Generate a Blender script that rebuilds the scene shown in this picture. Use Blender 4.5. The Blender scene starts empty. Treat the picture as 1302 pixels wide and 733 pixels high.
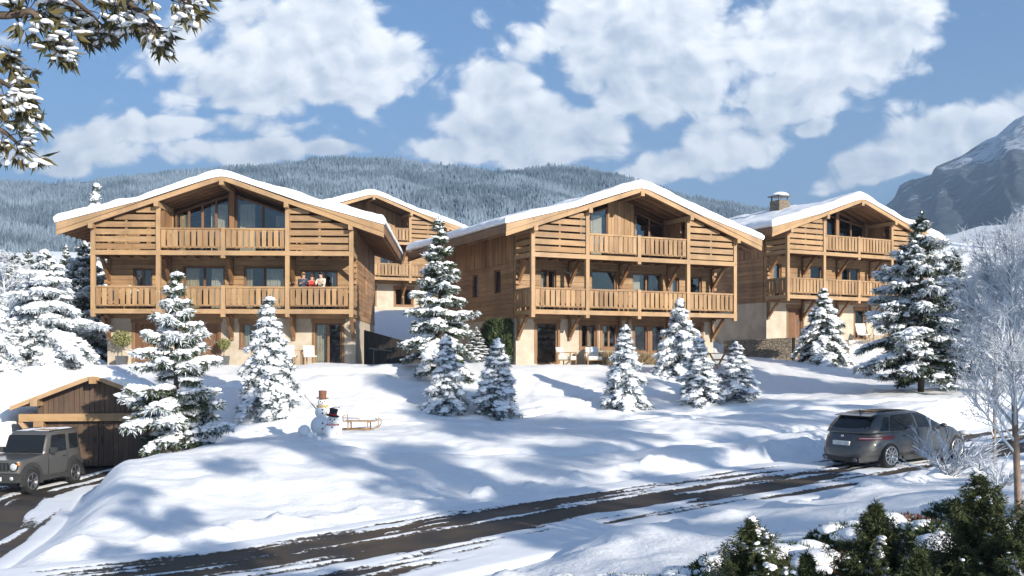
import bpy, bmesh, math, random
import numpy as np
from mathutils import Vector, Matrix
R = math.radians
random.seed(11)
rng = np.random.default_rng(11)
scene = bpy.context.scene
COL = scene.collection
PI = math.pi
F = 1250.0; CX = 651.0; HY = 455.0; ZC = 4.0        # focal length and horizon in photo pixels, eye height

def at(px, py, Y):
    return np.array([(px-CX)/F*Y, Y, ZC-(py-HY)/F*Y])

# ------------------------------------------------------------------ noise
def _hash(ix, iy, seed):
    n = (ix.astype(np.int64)*374761393 + iy.astype(np.int64)*668265263 + seed*1442695041) & 0x7fffffff
    n = ((n ^ (n >> 13))*1274126177) & 0x7fffffff
    n = n ^ (n >> 16)
    return (n & 0xffff)/65535.0
def vnoise(x, y, seed=0):
    x = np.asarray(x, float); y = np.asarray(y, float)
    ix = np.floor(x); iy = np.floor(y); fx = x-ix; fy = y-iy
    fx = fx*fx*fx*(fx*(fx*6-15)+10); fy = fy*fy*fy*(fy*(fy*6-15)+10)
    a = _hash(ix, iy, seed); b = _hash(ix+1, iy, seed); c = _hash(ix, iy+1, seed); d = _hash(ix+1, iy+1, seed)
    return (a+(b-a)*fx)*(1-fy)+(c+(d-c)*fx)*fy
def fbm(x, y, seed=0, octv=4, gain=0.5, lac=2.03):
    s = 0; a = 1; t = 0
    for o in range(octv):
        s = s+a*vnoise(x, y, seed+o*17); t += a
        x = np.asarray(x)*lac+3.7; y = np.asarray(y)*lac-1.9; a *= gain
    return s/t
def sstep(a, b, x):
    t = np.clip((np.asarray(x, float)-a)/(b-a), 0, 1)
    return t*t*(3-2*t)

# ------------------------------------------------------------------ objects
def tag(o, label=None, cat=None, group=None, kind=None):
    if label: o['label'] = label
    if cat: o['category'] = cat
    if group: o['group'] = group
    if kind: o['kind'] = kind
    return o
def empty(name, loc, rz=0.0, label=None, cat=None, group=None):
    o = bpy.data.objects.new(name, None); COL.objects.link(o)
    o.location = Vector(loc); o.rotation_euler = (0, 0, rz); o.empty_display_size = .3
    return tag(o, label, cat, group)
def copy_tree(o, parent=None):
    c = o.copy(); COL.objects.link(c); c.parent = parent
    for ch in list(o.children): copy_tree(ch, c)
    return c
def np_obj(name, V, Fc, mat, parent=None, smooth=True, rnd=None, attrs=None, uv=None):
    V = np.asarray(V, np.float32); Fc = np.asarray(Fc, np.int32); k = Fc.shape[1]
    me = bpy.data.meshes.new(name)
    me.vertices.add(len(V)); me.vertices.foreach_set('co', V.ravel())
    me.loops.add(Fc.size); me.loops.foreach_set('vertex_index', Fc.ravel())
    me.polygons.add(len(Fc)); me.polygons.foreach_set('loop_start', np.arange(0, Fc.size, k, dtype=np.int32))
    me.update(calc_edges=True)
    me.polygons.foreach_set('use_smooth', np.full(len(Fc), smooth))
    if rnd is not None:
        a = me.attributes.new('rnd', 'FLOAT', 'FACE'); a.data.foreach_set('value', np.asarray(rnd, np.float32))
    for n, arr in (attrs or {}).items():
        a = me.attributes.new(n, 'FLOAT', 'POINT'); a.data.foreach_set('value', np.asarray(arr, np.float32))
    if uv is not None:
        l = me.uv_layers.new(name='UVMap'); l.data.foreach_set('uv', np.asarray(uv, np.float32)[Fc.ravel()].ravel())
    for m in (mat if isinstance(mat, (list, tuple)) else [mat]): me.materials.append(m)
    me.validate(); me.update()
    o = bpy.data.objects.new(name, me); COL.objects.link(o); o.parent = parent
    return o
def grid_faces(n, m):
    i = np.arange(n-1)[:, None]*m+np.arange(m-1)[None, :]
    i = i.ravel()
    return np.stack([i, i+1, i+m+1, i+m], 1)

class MB:
    """collects boxes, bars, tubes and lathes into one mesh with grain UVs and a random value per piece"""
    def __init__(s): s.v = []; s.f = []; s.uv = []; s.r = []; s.m = []; s.sm = []
    def add(s, vs, fs, grain=None, m=0, smooth=False, r=None):
        b = len(s.v); vs = [Vector(v) for v in vs]; s.v += vs
        r = random.random() if r is None else r
        off = random.random()*37
        for f in fs:
            s.f.append([b+i for i in f]); s.r.append(r); s.m.append(m); s.sm.append(smooth)
            p = [vs[i] for i in f]
            n = (p[1]-p[0]).cross(p[2]-p[0])
            n = n.normalized() if n.length > 1e-9 else Vector((0, 0, 1))
            g = Vector(grain) if grain is not None else Vector((1, 0, 0))
            if abs(n.dot(g)) > .95: g = Vector((0, 0, 1)) if abs(n.z) < .9 else Vector((1, 0, 0))
            w = n.cross(g)
            s.uv.append([(q.dot(g)+off, q.dot(w)+off*1.7) for q in p])
        return s
    def hexa(s, c, grain=None, m=0, r=None):
        if grain is None:
            es = [Vector(c[1])-Vector(c[0]), Vector(c[3])-Vector(c[0]), Vector(c[4])-Vector(c[0])]
            e = max(es, key=lambda q: q.length); grain = e.normalized()
        return s.add(c, [(0, 3, 2, 1), (4, 5, 6, 7), (0, 1, 5, 4), (1, 2, 6, 5), (2, 3, 7, 6), (3, 0, 4, 7)], grain, m, False, r)
    def box(s, x0, x1, y0, y1, z0, z1, grain=None, m=0, r=None):
        return s.hexa([(x0, y0, z0), (x1, y0, z0), (x1, y1, z0), (x0, y1, z0), (x0, y0, z1), (x1, y0, z1), (x1, y1, z1), (x0, y1, z1)], grain, m, r)
    def bar(s, p0, p1, w, h, up=(0, 0, 1), m=0, r=None):
        p0 = Vector(p0); p1 = Vector(p1); d = (p1-p0).normalized(); up = Vector(up)
        if abs(d.dot(up)) > .98: up = Vector((0, 1, 0))
        sd = d.cross(up).normalized()*(w/2); u = sd.cross(d).normalized()*(h/2)
        c = [p0-sd-u, p1-sd-u, p1+sd-u, p0+sd-u, p0-sd+u, p1-sd+u, p1+sd+u, p0+sd+u]
        return s.hexa(c, d, m, r)
    def tube(s, pts, rad, n=8, m=0, cap=True, r=None):
        pts = [Vector(p) for p in pts]
        rad = rad if isinstance(rad, (list, tuple)) else [rad]*len(pts)
        vs = []; fs = []; ref = None
        for i, p in enumerate(pts):
            d = (pts[min(i+1, len(pts)-1)]-pts[max(i-1, 0)]).normalized()
            if ref is None: ref = d.orthogonal().normalized()
            ref = (ref-d*ref.dot(d)).normalized(); b = d.cross(ref)
            for k in range(n):
                a = 2*PI*k/n; vs.append(p+(ref*math.cos(a)+b*math.sin(a))*rad[i])
        for i in range(len(pts)-1):
            for k in range(n):
                fs.append((i*n+k, i*n+(k+1) % n, (i+1)*n+(k+1) % n, (i+1)*n+k))
        if cap: fs.append(tuple(reversed(range(n)))); fs.append(tuple((len(pts)-1)*n+k for k in range(n)))
        return s.add(vs, fs, (pts[-1]-pts[0]).normalized() if (pts[-1]-pts[0]).length > 1e-6 else (0, 0, 1), m, True, r)
    def lathe(s, prof, c=(0, 0, 0), axis='z', n=24, m=0, r=None):
        vs = []; fs = []; c = Vector(c)
        for (rr, h) in prof:
            for k in range(n):
                a = 2*PI*k/n; x, y = rr*math.cos(a), rr*math.sin(a)
                vs.append(c+(Vector((x, y, h)) if axis == 'z' else Vector((x, h, y)) if axis == 'y' else Vector((h, x, y))))
        for i in range(len(prof)-1):
            for k in range(n): fs.append((i*n+k, i*n+(k+1) % n, (i+1)*n+(k+1) % n, (i+1)*n+k))
        fs.append(tuple(range(n))); fs.append(tuple((len(prof)-1)*n+k for k in range(n)))
        return s.add(vs, fs, (0, 0, 1), m, True, r)
    def ball(s, c, rad, sc=(1, 1, 1), n=2, jit=0.0, m=0, r=None):
        v, f = ICO[n]; rr = rad*(1+jit*(np.random.default_rng(len(s.v)+5).random(len(v))-.5))
        vs = v*rr[:, None]*np.array(sc)+np.array(c)
        return s.add([tuple(q) for q in vs], [tuple(q) for q in f], (0, 0, 1), m, True, r)
    def build(s, name, mats, parent=None):
        me = bpy.data.meshes.new(name)
        me.from_pydata([tuple(v) for v in s.v], [], s.f)
        for m in (mats if isinstance(mats, (list, tuple)) else [mats]): me.materials.append(m)
        uv = me.uv_layers.new(name='UVMap')
        uv.data.foreach_set('uv', np.array([c for f in s.uv for c in f], np.float32).ravel())
        a = me.attributes.new('rnd', 'FLOAT', 'FACE'); a.data.foreach_set('value', np.array(s.r, np.float32))
        me.polygons.foreach_set('material_index', np.array(s.m, np.int32))
        me.polygons.foreach_set('use_smooth', np.array(s.sm, bool))
        bm = bmesh.new(); bm.from_mesh(me); bmesh.ops.recalc_face_normals(bm, faces=bm.faces); bm.to_mesh(me); bm.free()
        me.update()
        o = bpy.data.objects.new(name, me); COL.objects.link(o); o.parent = parent
        return o
ICO = {}
for _k in (1, 2, 3):
    _b = bmesh.new(); bmesh.ops.create_icosphere(_b, subdivisions=_k, radius=1)
    _b.verts.ensure_lookup_table()
    ICO[_k] = (np.array([v.co[:] for v in _b.verts]), np.array([[v.index for v in f.verts] for f in _b.faces])); _b.free()

# ------------------------------------------------------------------ materials
class NT:
    def __init__(s, mat): s.t = mat.node_tree; s.n = s.t.nodes; s.l = s.t.links
    def new(s, typ, **kw):
        n = s.n.new(typ)
        for k, v in kw.items():
            if k.startswith('i_'):
                key = k[2:]; key = int(key) if key.isdigit() else key.replace('_', ' ')
                s.put(n.inputs[key], v)
            else: setattr(n, k, v)
        return n
    def put(s, sock, v):
        if isinstance(v, bpy.types.NodeSocket): s.l.new(v, sock)
        elif isinstance(v, bpy.types.Node): s.l.new(v.outputs[0], sock)
        else: sock.default_value = v
    def math(s, op, a, b=0.0, clamp=False):
        n = s.n.new('ShaderNodeMath'); n.operation = op; n.use_clamp = clamp
        s.put(n.inputs[0], a); s.put(n.inputs[1], b); return n.outputs[0]
    def mix(s, f, a, b, blend='MIX'):
        n = s.n.new('ShaderNodeMix'); n.data_type = 'RGBA'; n.blend_type = blend
        s.put(n.inputs[0], f); s.put(n.inputs[6], col4(a)); s.put(n.inputs[7], col4(b)); return n.outputs[2]
    def rng(s, v, a, b, c=0.0, d=1.0, smooth=True):
        n = s.n.new('ShaderNodeMapRange'); n.interpolation_type = 'SMOOTHSTEP' if smooth else 'LINEAR'
        s.put(n.inputs[0], v); n.inputs[1].default_value = a; n.inputs[2].default_value = b
        n.inputs[3].default_value = c; n.inputs[4].default_value = d; return n.outputs[0]
    def noise(s, vec, scale, detail=4.0, rough=.55, dist=0.0):
        n = s.n.new('ShaderNodeTexNoise'); n.inputs['Scale'].default_value = scale; n.inputs['Detail'].default_value = detail
        n.inputs['Roughness'].default_value = rough; n.inputs['Distortion'].default_value = dist
        if vec is not None: s.put(n.inputs['Vector'], vec)
        return n.outputs['Fac']
    def mapping(s, vec, scale=(1, 1, 1), loc=(0, 0, 0), rot=(0, 0, 0), typ='POINT'):
        n = s.n.new('ShaderNodeMapping'); n.vector_type = typ; s.put(n.inputs[0], vec)
        n.inputs['Location'].default_value = loc; n.inputs['Rotation'].default_value = rot; n.inputs['Scale'].default_value = scale
        return n.outputs[0]
    def attr(s, name):
        n = s.n.new('ShaderNodeAttribute'); n.attribute_name = name; return n.outputs['Fac']
    def bump(s, h, strength=.3, dist=.02):
        n = s.n.new('ShaderNodeBump'); n.inputs['Strength'].default_value = strength; n.inputs['Distance'].default_value = dist
        s.put(n.inputs['Height'], h); return n.outputs[0]
    def coord(s, which='Object'):
        return s.n.new('ShaderNodeTexCoord').outputs[which]
    def pos(s): return s.n.new('ShaderNodeNewGeometry').outputs['Position']
    def normal_z(s):
        g = s.n.new('ShaderNodeNewGeometry'); x = s.n.new('ShaderNodeSeparateXYZ'); s.l.new(g.outputs['Normal'], x.inputs[0]); return x.outputs[2]
def col4(c): return (*c, 1.0) if isinstance(c, (tuple, list)) and len(c) == 3 else c
def mat(name):
    m = bpy.data.materials.new(name); m.use_nodes = True; nt = NT(m)
    return m, nt, nt.n['Principled BSDF']
def simple(name, col, rough=.6, metal=0.0, var=.12, scale=8.0, bump=0.0):
    m, t, b = mat(name)
    n = t.noise(t.coord(), scale, 4)
    c = t.mix(t.rng(n, .3, .7), tuple(x*(1-var) for x in col), tuple(min(1, x*(1+var)) for x in col))
    t.put(b.inputs['Base Color'], c); b.inputs['Roughness'].default_value = rough; b.inputs['Metallic'].default_value = metal
    if bump: t.put(b.inputs['Normal'], t.bump(t.noise(t.coord(), scale*6, 4), bump, .01))
    return m
def wood(name, dark, light, rough=.65, streak=1.0):
    m, t, b = mat(name)
    uv = t.coord('UV')
    g = t.noise(t.mapping(uv, (1.1, 26, 1)), 1.0, 5, .6, .4)
    big = t.noise(t.mapping(uv, (.35, 1.6, 1)), 1.0, 3)
    r = t.attr('rnd')
    f = t.math('ADD', t.math('MULTIPLY', t.rng(g, .3, .72), (.42*streak)), t.math('MULTIPLY', t.rng(big, .25, .75), .25))
    f = t.math('ADD', f, t.math('MULTIPLY', r, .5), True)
    c = t.mix(f, dark, light)
    kn = t.n.new('ShaderNodeTexVoronoi'); t.put(kn.inputs['Vector'], t.mapping(uv, (1.0, 3.2, 1))); kn.inputs['Scale'].default_value = .9
    wx = t.noise(t.mapping(t.pos(), (.9, .9, .5)), 1.0, 5, .65)
    k = t.math('MULTIPLY', t.rng(kn.outputs['Distance'], .03, .10, .5, 1.0), t.rng(wx, .30, .62, .74, 1.06))
    hs = t.n.new('ShaderNodeHueSaturation'); t.put(hs.inputs['Color'], c); t.put(hs.inputs['Value'], k)
    t.put(hs.inputs['Saturation'], t.math('ADD', .85, t.math('MULTIPLY', t.noise(t.mapping(uv, (.2, .9, 1)), 1.0, 2), .3)))
    t.put(b.inputs['Base Color'], hs.outputs[0]); b.inputs['Roughness'].default_value = rough
    t.put(b.inputs['Normal'], t.bump(g, .35, .006))
    return m
def snow_mat(name, scale=1.0, tint=(.86, .875, .90), bump=.35):
    m, t, b = mat(name)
    p = t.pos()
    n1 = t.noise(p, 3.0*scale, 5, .6); n2 = t.noise(p, 40*scale, 3, .6)
    t.put(b.inputs['Base Color'], t.mix(t.rng(n1, .3, .7), tuple(x*.95 for x in tint), tint))
    b.inputs['Roughness'].default_value = .55; b.inputs['Specular IOR Level'].default_value = .25
    n4 = t.noise(p, 12*scale, 4, .65)
    h = t.math('ADD', t.math('ADD', n1, t.math('MULTIPLY', n4, .45)), t.math('MULTIPLY', n2, .22))
    t.put(b.inputs['Normal'], t.bump(h, bump, .05/scale))
    return m

M = {}
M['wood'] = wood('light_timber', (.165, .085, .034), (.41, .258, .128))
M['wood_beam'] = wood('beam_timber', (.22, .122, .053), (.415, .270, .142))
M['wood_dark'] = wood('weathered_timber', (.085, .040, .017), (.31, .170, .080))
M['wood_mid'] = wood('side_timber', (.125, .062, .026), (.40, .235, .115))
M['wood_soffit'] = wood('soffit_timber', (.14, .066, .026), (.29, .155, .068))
M['wood_frame'] = wood('window_timber', (.10, .045, .02), (.21, .105, .048))
M['wood_old'] = wood('garage_timber', (.045, .026, .017), (.12, .074, .047))
M['snow'] = snow_mat('snow', 1.0, (.87, .88, .895), .55)
M['snow_roof'] = snow_mat('roof_snow', 1.2, (.86, .87, .89), .5)
M['snow_tree'] = snow_mat('tree_snow', 3.0, (.84, .86, .89), .4)
def _stucco():
    m, t, b = mat('stucco'); p = t.coord()
    n = t.noise(p, 1.3, 5, .6); n2 = t.noise(p, 30, 3)
    t.put(b.inputs['Base Color'], t.mix(t.rng(n, .3, .7), (.37, .315, .245), (.49, .43, .345)))
    b.inputs['Roughness'].default_value = .9; t.put(b.inputs['Normal'], t.bump(n2, .5, .01)); return m
M['stucco'] = _stucco()
def _stone():
    m, t, b = mat('rubble_stone'); p = t.coord()
    v = t.n.new('ShaderNodeTexVoronoi'); v.feature = 'DISTANCE_TO_EDGE'; v.inputs['Scale'].default_value = 4.2
    t.put(v.inputs['Vector'], t.mapping(p, (1, 1, 1.6)))
    v2 = t.n.new('ShaderNodeTexVoronoi'); v2.inputs['Scale'].default_value = 4.2; t.put(v2.inputs['Vector'], t.mapping(p, (1, 1, 1.6)))
    bw = t.n.new('ShaderNodeRGBToBW'); t.put(bw.inputs[0], v2.outputs['Color'])
    c = t.mix(bw.outputs[0], (.16, .125, .09), (.36, .30, .22))
    c = t.mix(t.rng(t.noise(p, 22, 4), .3, .7), c, (.2, .165, .125), 'MIX')
    c = t.mix(t.rng(v.outputs['Distance'], 0, .05), (.10, .085, .07), c)
    t.put(b.inputs['Base Color'], c); b.inputs['Roughness'].default_value = .9
    t.put(b.inputs['Normal'], t.bump(t.rng(v.outputs['Distance'], 0, .14), .9, .05)); return m
M['stone'] = _stone()
def _glass():
    m, t, b = mat('window_glass')
    t.n.remove(b); out = t.n['Material Output']
    tr = t.new('ShaderNodeBsdfTransparent'); tr.inputs[0].default_value = (.76, .78, .77, 1)
    gl = t.new('ShaderNodeBsdfGlossy'); gl.inputs['Roughness'].default_value = .015; gl.inputs[0].default_value = (.95, .97, 1, 1)
    fr = t.new('ShaderNodeFresnel'); fr.inputs[0].default_value = 1.45
    mx = t.new('ShaderNodeMixShader'); t.put(mx.inputs[0], t.math('ADD', fr.outputs[0], .03)); t.put(mx.inputs[1], tr.outputs[0]); t.put(mx.inputs[2], gl.outputs[0])
    t.put(out.inputs[0], mx.outputs[0]); return m
M['glass'] = _glass()
def _dim():
    m, t, b = mat('dim_glass'); b.inputs['Base Color'].default_value = (.02, .02, .022, 1); b.inputs['Roughness'].default_value = .08; b.inputs['Specular IOR Level'].default_value = .12; return m
M['dim_glass'] = _dim()
M['room'] = simple('room_plaster', (.33, .25, .17), .9)
M['curtain'] = simple('curtain_cloth', (.66, .60, .52), .95, 0, .1, 3)
M['curtain_warm'] = simple('warm_curtain_cloth', (.62, .48, .30), .95, 0, .1, 3)
M['cushion'] = simple('white_cushion', (.72, .69, .63), .9)
M['zinc'] = simple('grey_zinc', (.16, .17, .18), .45, .6)
M['black'] = simple('black_plastic', (.012, .012, .013), .45)
M['chrome'] = simple('bright_metal', (.62, .62, .63), .22, 1.0, .04)
M['rubber'] = simple('tyre_rubber', (.016, .016, .017), .85, 0, .3, 20)
M['skin'] = simple('skin', (.50, .29, .2), .6)
# ------------------------------------------------------------------ chalet frames (corner of the balcony, turn, floor level)
W = 11.7
def frame(px, Y, th, base):
    p = at(px, 0, Y); return (p[0], p[1], base, R(th))
FR_L = frame(118.7, 44.9, 3.0, 3.65)
FR_M = frame(677.0, 46.0, 25.3, 3.68)
FR_R = frame(1001.4, 58.26, 28.0, 5.15)
_rx, _ry = (473.5-CX)/F*72.7, 72.7
FR_B = (_rx-5.85*math.cos(R(25)), _ry-5.85*math.sin(R(25)), 7.4, R(25))
def to_world(fr, x, y, z=0.0):
    c, s = math.cos(fr[3]), math.sin(fr[3])
    return Vector((fr[0]+c*x-s*y, fr[1]+s*x+c*y, fr[2]+z))
def to_local(fr, X, Y):
    c, s = math.cos(fr[3]), math.sin(fr[3]); dx = X-fr[0]; dy = Y-fr[1]
    return c*dx+s*dy, -s*dx+c*dy

# ------------------------------------------------------------------ terrain
CP = []
def P3(px, py, Y): CP.append(tuple(at(px, py, Y)))
def W3(x, y, z): CP.append((x, y, z))
for a in [(118, 467, 43), (240, 467, 43), (360, 467, 43), (470, 467, 43.5), (560, 466, 44), (660, 466, 44.5), (760, 466, 46), (860, 466, 47.5), (925, 462, 50),
          (565, 524, 38), (632, 522, 38), (340, 525, 36), (222, 572, 30), (795, 514, 38.5), (862, 472, 44.5), (890, 514, 39), (937, 512, 39.5),
          (405, 551, 31), (455, 540, 33), (500, 600, 25.5), (600, 610, 25.5), (700, 600, 26.5), (800, 570, 29.5), (900, 550, 32), (980, 530, 35),
          (950, 490, 45), (1000, 459, 56.5), (1045, 462, 54), (1170, 497, 40), (1240, 490, 48), (1302, 480, 60), (1100, 520, 37), (1100, 445, 62), (1180, 445, 66),
          (1230, 420, 90), (1302, 395, 110), (870, 685, 15.5), (1000, 645, 16.5), (1100, 650, 14.6), (1210, 640, 14), (1302, 620, 14.5), (900, 733, 11), (1100, 733, 9), (1302, 733, 8),
          (660, 733, 14.2), (1080, 560, 31), (1200, 540, 34), (1302, 520, 36), (1290, 500, 46),
          (72, 650, 20.5), (100, 612, 22.5), (160, 590, 26), (44, 692, 17.3), (150, 640, 20.5), (150, 700, 16.6), (250, 640, 21), (360, 620, 23), (300, 560, 29),
          (60, 470, 42), (0, 500, 34), (20, 542, 33), (120, 470, 41)]:
    P3(*a)
for a in [(-14, 28.5, .30), (-13.7, 31, .12), (-16.5, 28, .1), (-12.5, 32.6, .3), (-16.5, 22, .5), (-15, 17, .5), (-19, 20, .8), (-9, 13.5, .45),
          (-4.4, 15.7, .55), (-2.15, 17.8, .6), (.8, 20.8, .72), (4.1, 23.6, .82), (9.2, 26.9, .96), (14, 30.5, 1.2), (19, 34, 1.45), (28, 40, 2.0),
          (-30, 40, 3), (-34, 60, 6), (-22, 62, 4.2), (-8, 62, 5.0), (-5, 47, 3.6), (-4.6, 60, 5.2), (-12, 70, 7.2), (0, 70, 7.2), (10, 66, 5.0), (16, 66, 4.6),
          (20, 100, 12), (-12, 110, 13), (-40, 100, 12), (45, 80, 6.5), (60, 120, 15), (60, 50, 3.5), (40, 20, 2.5), (20, 10, 2.4), (0, 4, 2.1), (-10, 2, 1.2), (-25, 5, .8), (12, -10, 3), (-10, -20, 2.5), (40, -30, 5), (-40, -30, 3),
          (-120, 250, 26), (-250, 420, 42), (0, 250, 26), (0, 420, 38), (130, 200, 22), (130, 400, 46), (260, 420, 66), (260, 200, 34), (-260, 200, 26), (220, 60, 12), (-220, 60, 10), (-220, -40, 5), (220, -40, 8)]:
    W3(*a)
CPA = np.array(CP)
def _tps_fit(pts, lam=.002):
    n = len(pts); xy = pts[:, :2]/40.0
    d2 = ((xy[:, None]-xy[None])**2).sum(-1); K = .5*d2*np.log(d2+1e-9)+lam*np.eye(n)
    Pm = np.hstack([np.ones((n, 1)), xy]); A = np.zeros((n+3, n+3)); A[:n, :n] = K; A[:n, n:] = Pm; A[n:, :n] = Pm.T
    return np.linalg.solve(A, np.concatenate([pts[:, 2], np.zeros(3)])), xy
_w, _xy = _tps_fit(CPA)
def tps(X, Y):
    X = np.clip(np.asarray(X, float), -260, 260); Y = np.clip(np.asarray(Y, float), -40, 430)
    sh = X.shape; q = np.stack([X.ravel(), Y.ravel()], 1)/40.0; out = np.zeros(len(q))
    for i in range(0, len(q), 20000):
        c = q[i:i+20000]; d2 = ((c[:, None]-_xy[None])**2).sum(-1)
        out[i:i+20000] = (.5*d2*np.log(d2+1e-9))@_w[:-3]+_w[-3]+c@_w[-2:]
    return out.reshape(sh)
ROAD = np.array([(-34, 5.5, .35), (-22, 8.2, .4), (-13, 11.2, .45), (-8.6, 13.2, .5), (-4.4, 15.7, .55), (-2.15, 17.6, .6), (.8, 20.2, .72), (4.1, 23.0, .82), (7.0, 25.2, .9), (9.8, 27.2, .96), (14, 30.4, 1.15), (19, 34, 1.45), (28, 40, 2.0), (45, 50, 3.0)])
DRIVE = np.array([(-9.2, 12.6, .47), (-10.3, 15.5, .40), (-11.0, 18, .32), (-11.9, 21.5, .2), (-13.2, 25, .1), (-14.1, 28, .06), (-13.5, 31, .14), (-12.95, 33.2, .3)])
def smooth_poly(p, n=14):
    out = []
    for i in range(len(p)-1):
        p0, p1, p2, p3 = p[max(i-1, 0)], p[i], p[i+1], p[min(i+2, len(p)-1)]
        for t in np.linspace(0, 1, n, endpoint=False):
            out.append(.5*((2*p1)+(-p0+p2)*t+(2*p0-5*p1+4*p2-p3)*t*t+(-p0+3*p1-3*p2+p3)*t**3))
    out.append(p[-1]); return np.array(out)
ROADS = smooth_poly(ROAD); DRIVES = smooth_poly(DRIVE)
def poly_near(pl, X, Y):
    X = np.asarray(X, float); Y = np.asarray(Y, float); best = np.full(X.shape, 1e9); z = np.zeros(X.shape)
    for i in range(len(pl)-1):
        a, b = pl[i], pl[i+1]; d = b[:2]-a[:2]; L2 = (d**2).sum()
        t = np.clip(((X-a[0])*d[0]+(Y-a[1])*d[1])/L2, 0, 1)
        dd = np.hypot(X-a[0]-d[0]*t, Y-a[1]-d[1]*t); m = dd < best
        best = np.where(m, dd, best); z = np.where(m, a[2]+(b[2]-a[2])*t, z)
    return best, z
RW = 2.35; DW = 1.75
GAR = (at(124, 0, 33.0)[0], 33.0, .38, R(8))          # garage: middle of its front, turn
PADS = [(FR_L, -1.2, W+.6, .2, 12.4, 0, 1.0), (FR_M, -.6, W+.4, .2, 12.4, 0, 1.0), (FR_R, -.3, W+.6, 1.0, 12.4, 0, .35), (FR_B, -1.5, W+1, -.5, 12.4, 0, 4.0), (GAR, -2.4, 2.4, -.6, 6.0, 0, .8)]
def ground(X, Y, detail=True):
    X = np.asarray(X, float); Y = np.asarray(Y, float)
    z = tps(X, Y)
    if detail:
        near = sstep(60, 20, np.hypot(X, Y-25)/1.0)
        z = z+(fbm(X*.16, Y*.16, 3, 3)-.5)*.5*np.clip(near+.3, 0, 1)
        z = z+(fbm(X*.6, Y*.42, 8, 3)-.5)*.26*near
        z = z+(fbm(X*2.2, Y*2.0, 9, 3)-.5)*.085*near
        z = z+(fbm(X*.02, Y*.02, 4, 4)-.5)*18*sstep(110, 260, np.hypot(X, Y))
        # shallow ski and foot trails crossing the slope
        for (c0, k, w, dep) in ((35.2, .10, .22, .15), (35.8, .10, .2, .13), (33.2, -.16, .2, .12), (29.4, .22, .2, .12), (41.3, .05, .5, .14), (37.6, -.09, .2, .14), (38.1, -.09, .2, .12)):
            l = Y-(c0+k*X+1.1*np.sin(X*.33+c0))
            z = z-dep*np.exp(-(l/w)**2)*near*(.6+.8*vnoise(X*3, Y*3, 6))
    for (fr, x0, x1, y0, y1, dz, mg) in PADS:
        lx, ly = to_local(fr, X, Y)
        d = np.hypot(np.maximum(np.maximum(x0-lx, lx-x1), 0), np.maximum(np.maximum(y0-ly, ly-y1), 0))
        f = sstep(mg, 0, d); z = z*(1-f)+(fr[2]-.04)*f
    for pl, hw, bl, rg in ((ROADS, RW, 1.5, 1.0), (DRIVES, DW, 1.5, .30)):
        d, rz = poly_near(pl, X, Y)
        f = sstep(hw+bl, hw-.1, d)
        if detail:                                     # lumpy snow thrown up along the edge
            ridge = np.exp(-((d-hw-.75)/.55)**2)*(np.maximum(fbm(X*1.5, Y*1.5, 31, 4)-.40, 0)*1.25+.04)
            z = z+rg*ridge*(1-f*.6)
        z = z*(1-f)+(rz-.06)*f
    return z
def gz(x, y): return float(ground(np.array([x]), np.array([y]))[0])
def spread(lo, hi, n0, c0, c1, far, sp):
    """fine spacing sp between c0 and c1, growing outwards to lo / hi"""
    mid = list(np.arange(c0, c1, sp)); s = sp; x = mid[-1]
    while x < hi: s *= 1.075; x += s; mid.append(x)
    s = sp; x = mid[0]; pre = []
    while x > lo: s *= 1.075; x -= s; pre.append(x)
    return np.array(pre[::-1]+mid)
gx = spread(-2600, 2600, 0, -17.5, 17.5, 0, .15); gy = spread(-400, 3400, 0, 7.5, 41, 0, .14)
GX, GY = np.meshgrid(gx, gy); GZ = ground(GX, GY)
far = sstep(430, 1200, np.hypot(GX, GY)); GZ = GZ*(1-far)+40*far
gnd = np_obj('snow_ground', np.stack([GX.ravel(), GY.ravel(), GZ.ravel()], 1), grid_faces(len(gy), len(gx)), M['snow'])
tag(gnd, 'deep white snow covering the whole slope and valley', 'snow', kind='structure')

# ------------------------------------------------------------------ road and drive: asphalt showing through packed snow
def road_mat():
    m, t, b = mat('snowy_asphalt')
    p = t.pos(); n = t.noise(p, 60, 4, .6); n2 = t.noise(p, 9, 5, .65)
    s = t.attr('snow')
    s2 = t.math('ADD', s, t.math('ADD', t.math('MULTIPLY', t.math('SUBTRACT', n2, .5), .8), t.math('MULTIPLY', t.math('SUBTRACT', n, .5), .35)))
    f = t.rng(s2, .46, .56)
    wet = t.noise(p, .7, 3)
    asp = t.mix(t.rng(n, .3, .7), (.018, .016, .015), (.05, .044, .039))
    asp = t.mix(t.rng(wet, .35, .65), asp, t.mix(t.rng(n, .3, .7), (.05, .038, .028), (.115, .088, .064)))
    t.put(b.inputs['Base Color'], t.mix(f, asp, (.80, .825, .86)))
    t.put(b.inputs['Roughness'], t.math('ADD', t.rng(wet, .3, .6, .5, .8), 0)); b.inputs['Specular IOR Level'].default_value = .3
    h = t.math('ADD', t.math('MULTIPLY', f, 1.0), t.math('MULTIPLY', n, .35))
    t.put(b.inputs['Normal'], t.bump(h, .6, .03)); return m
M['road'] = road_mat()
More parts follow.
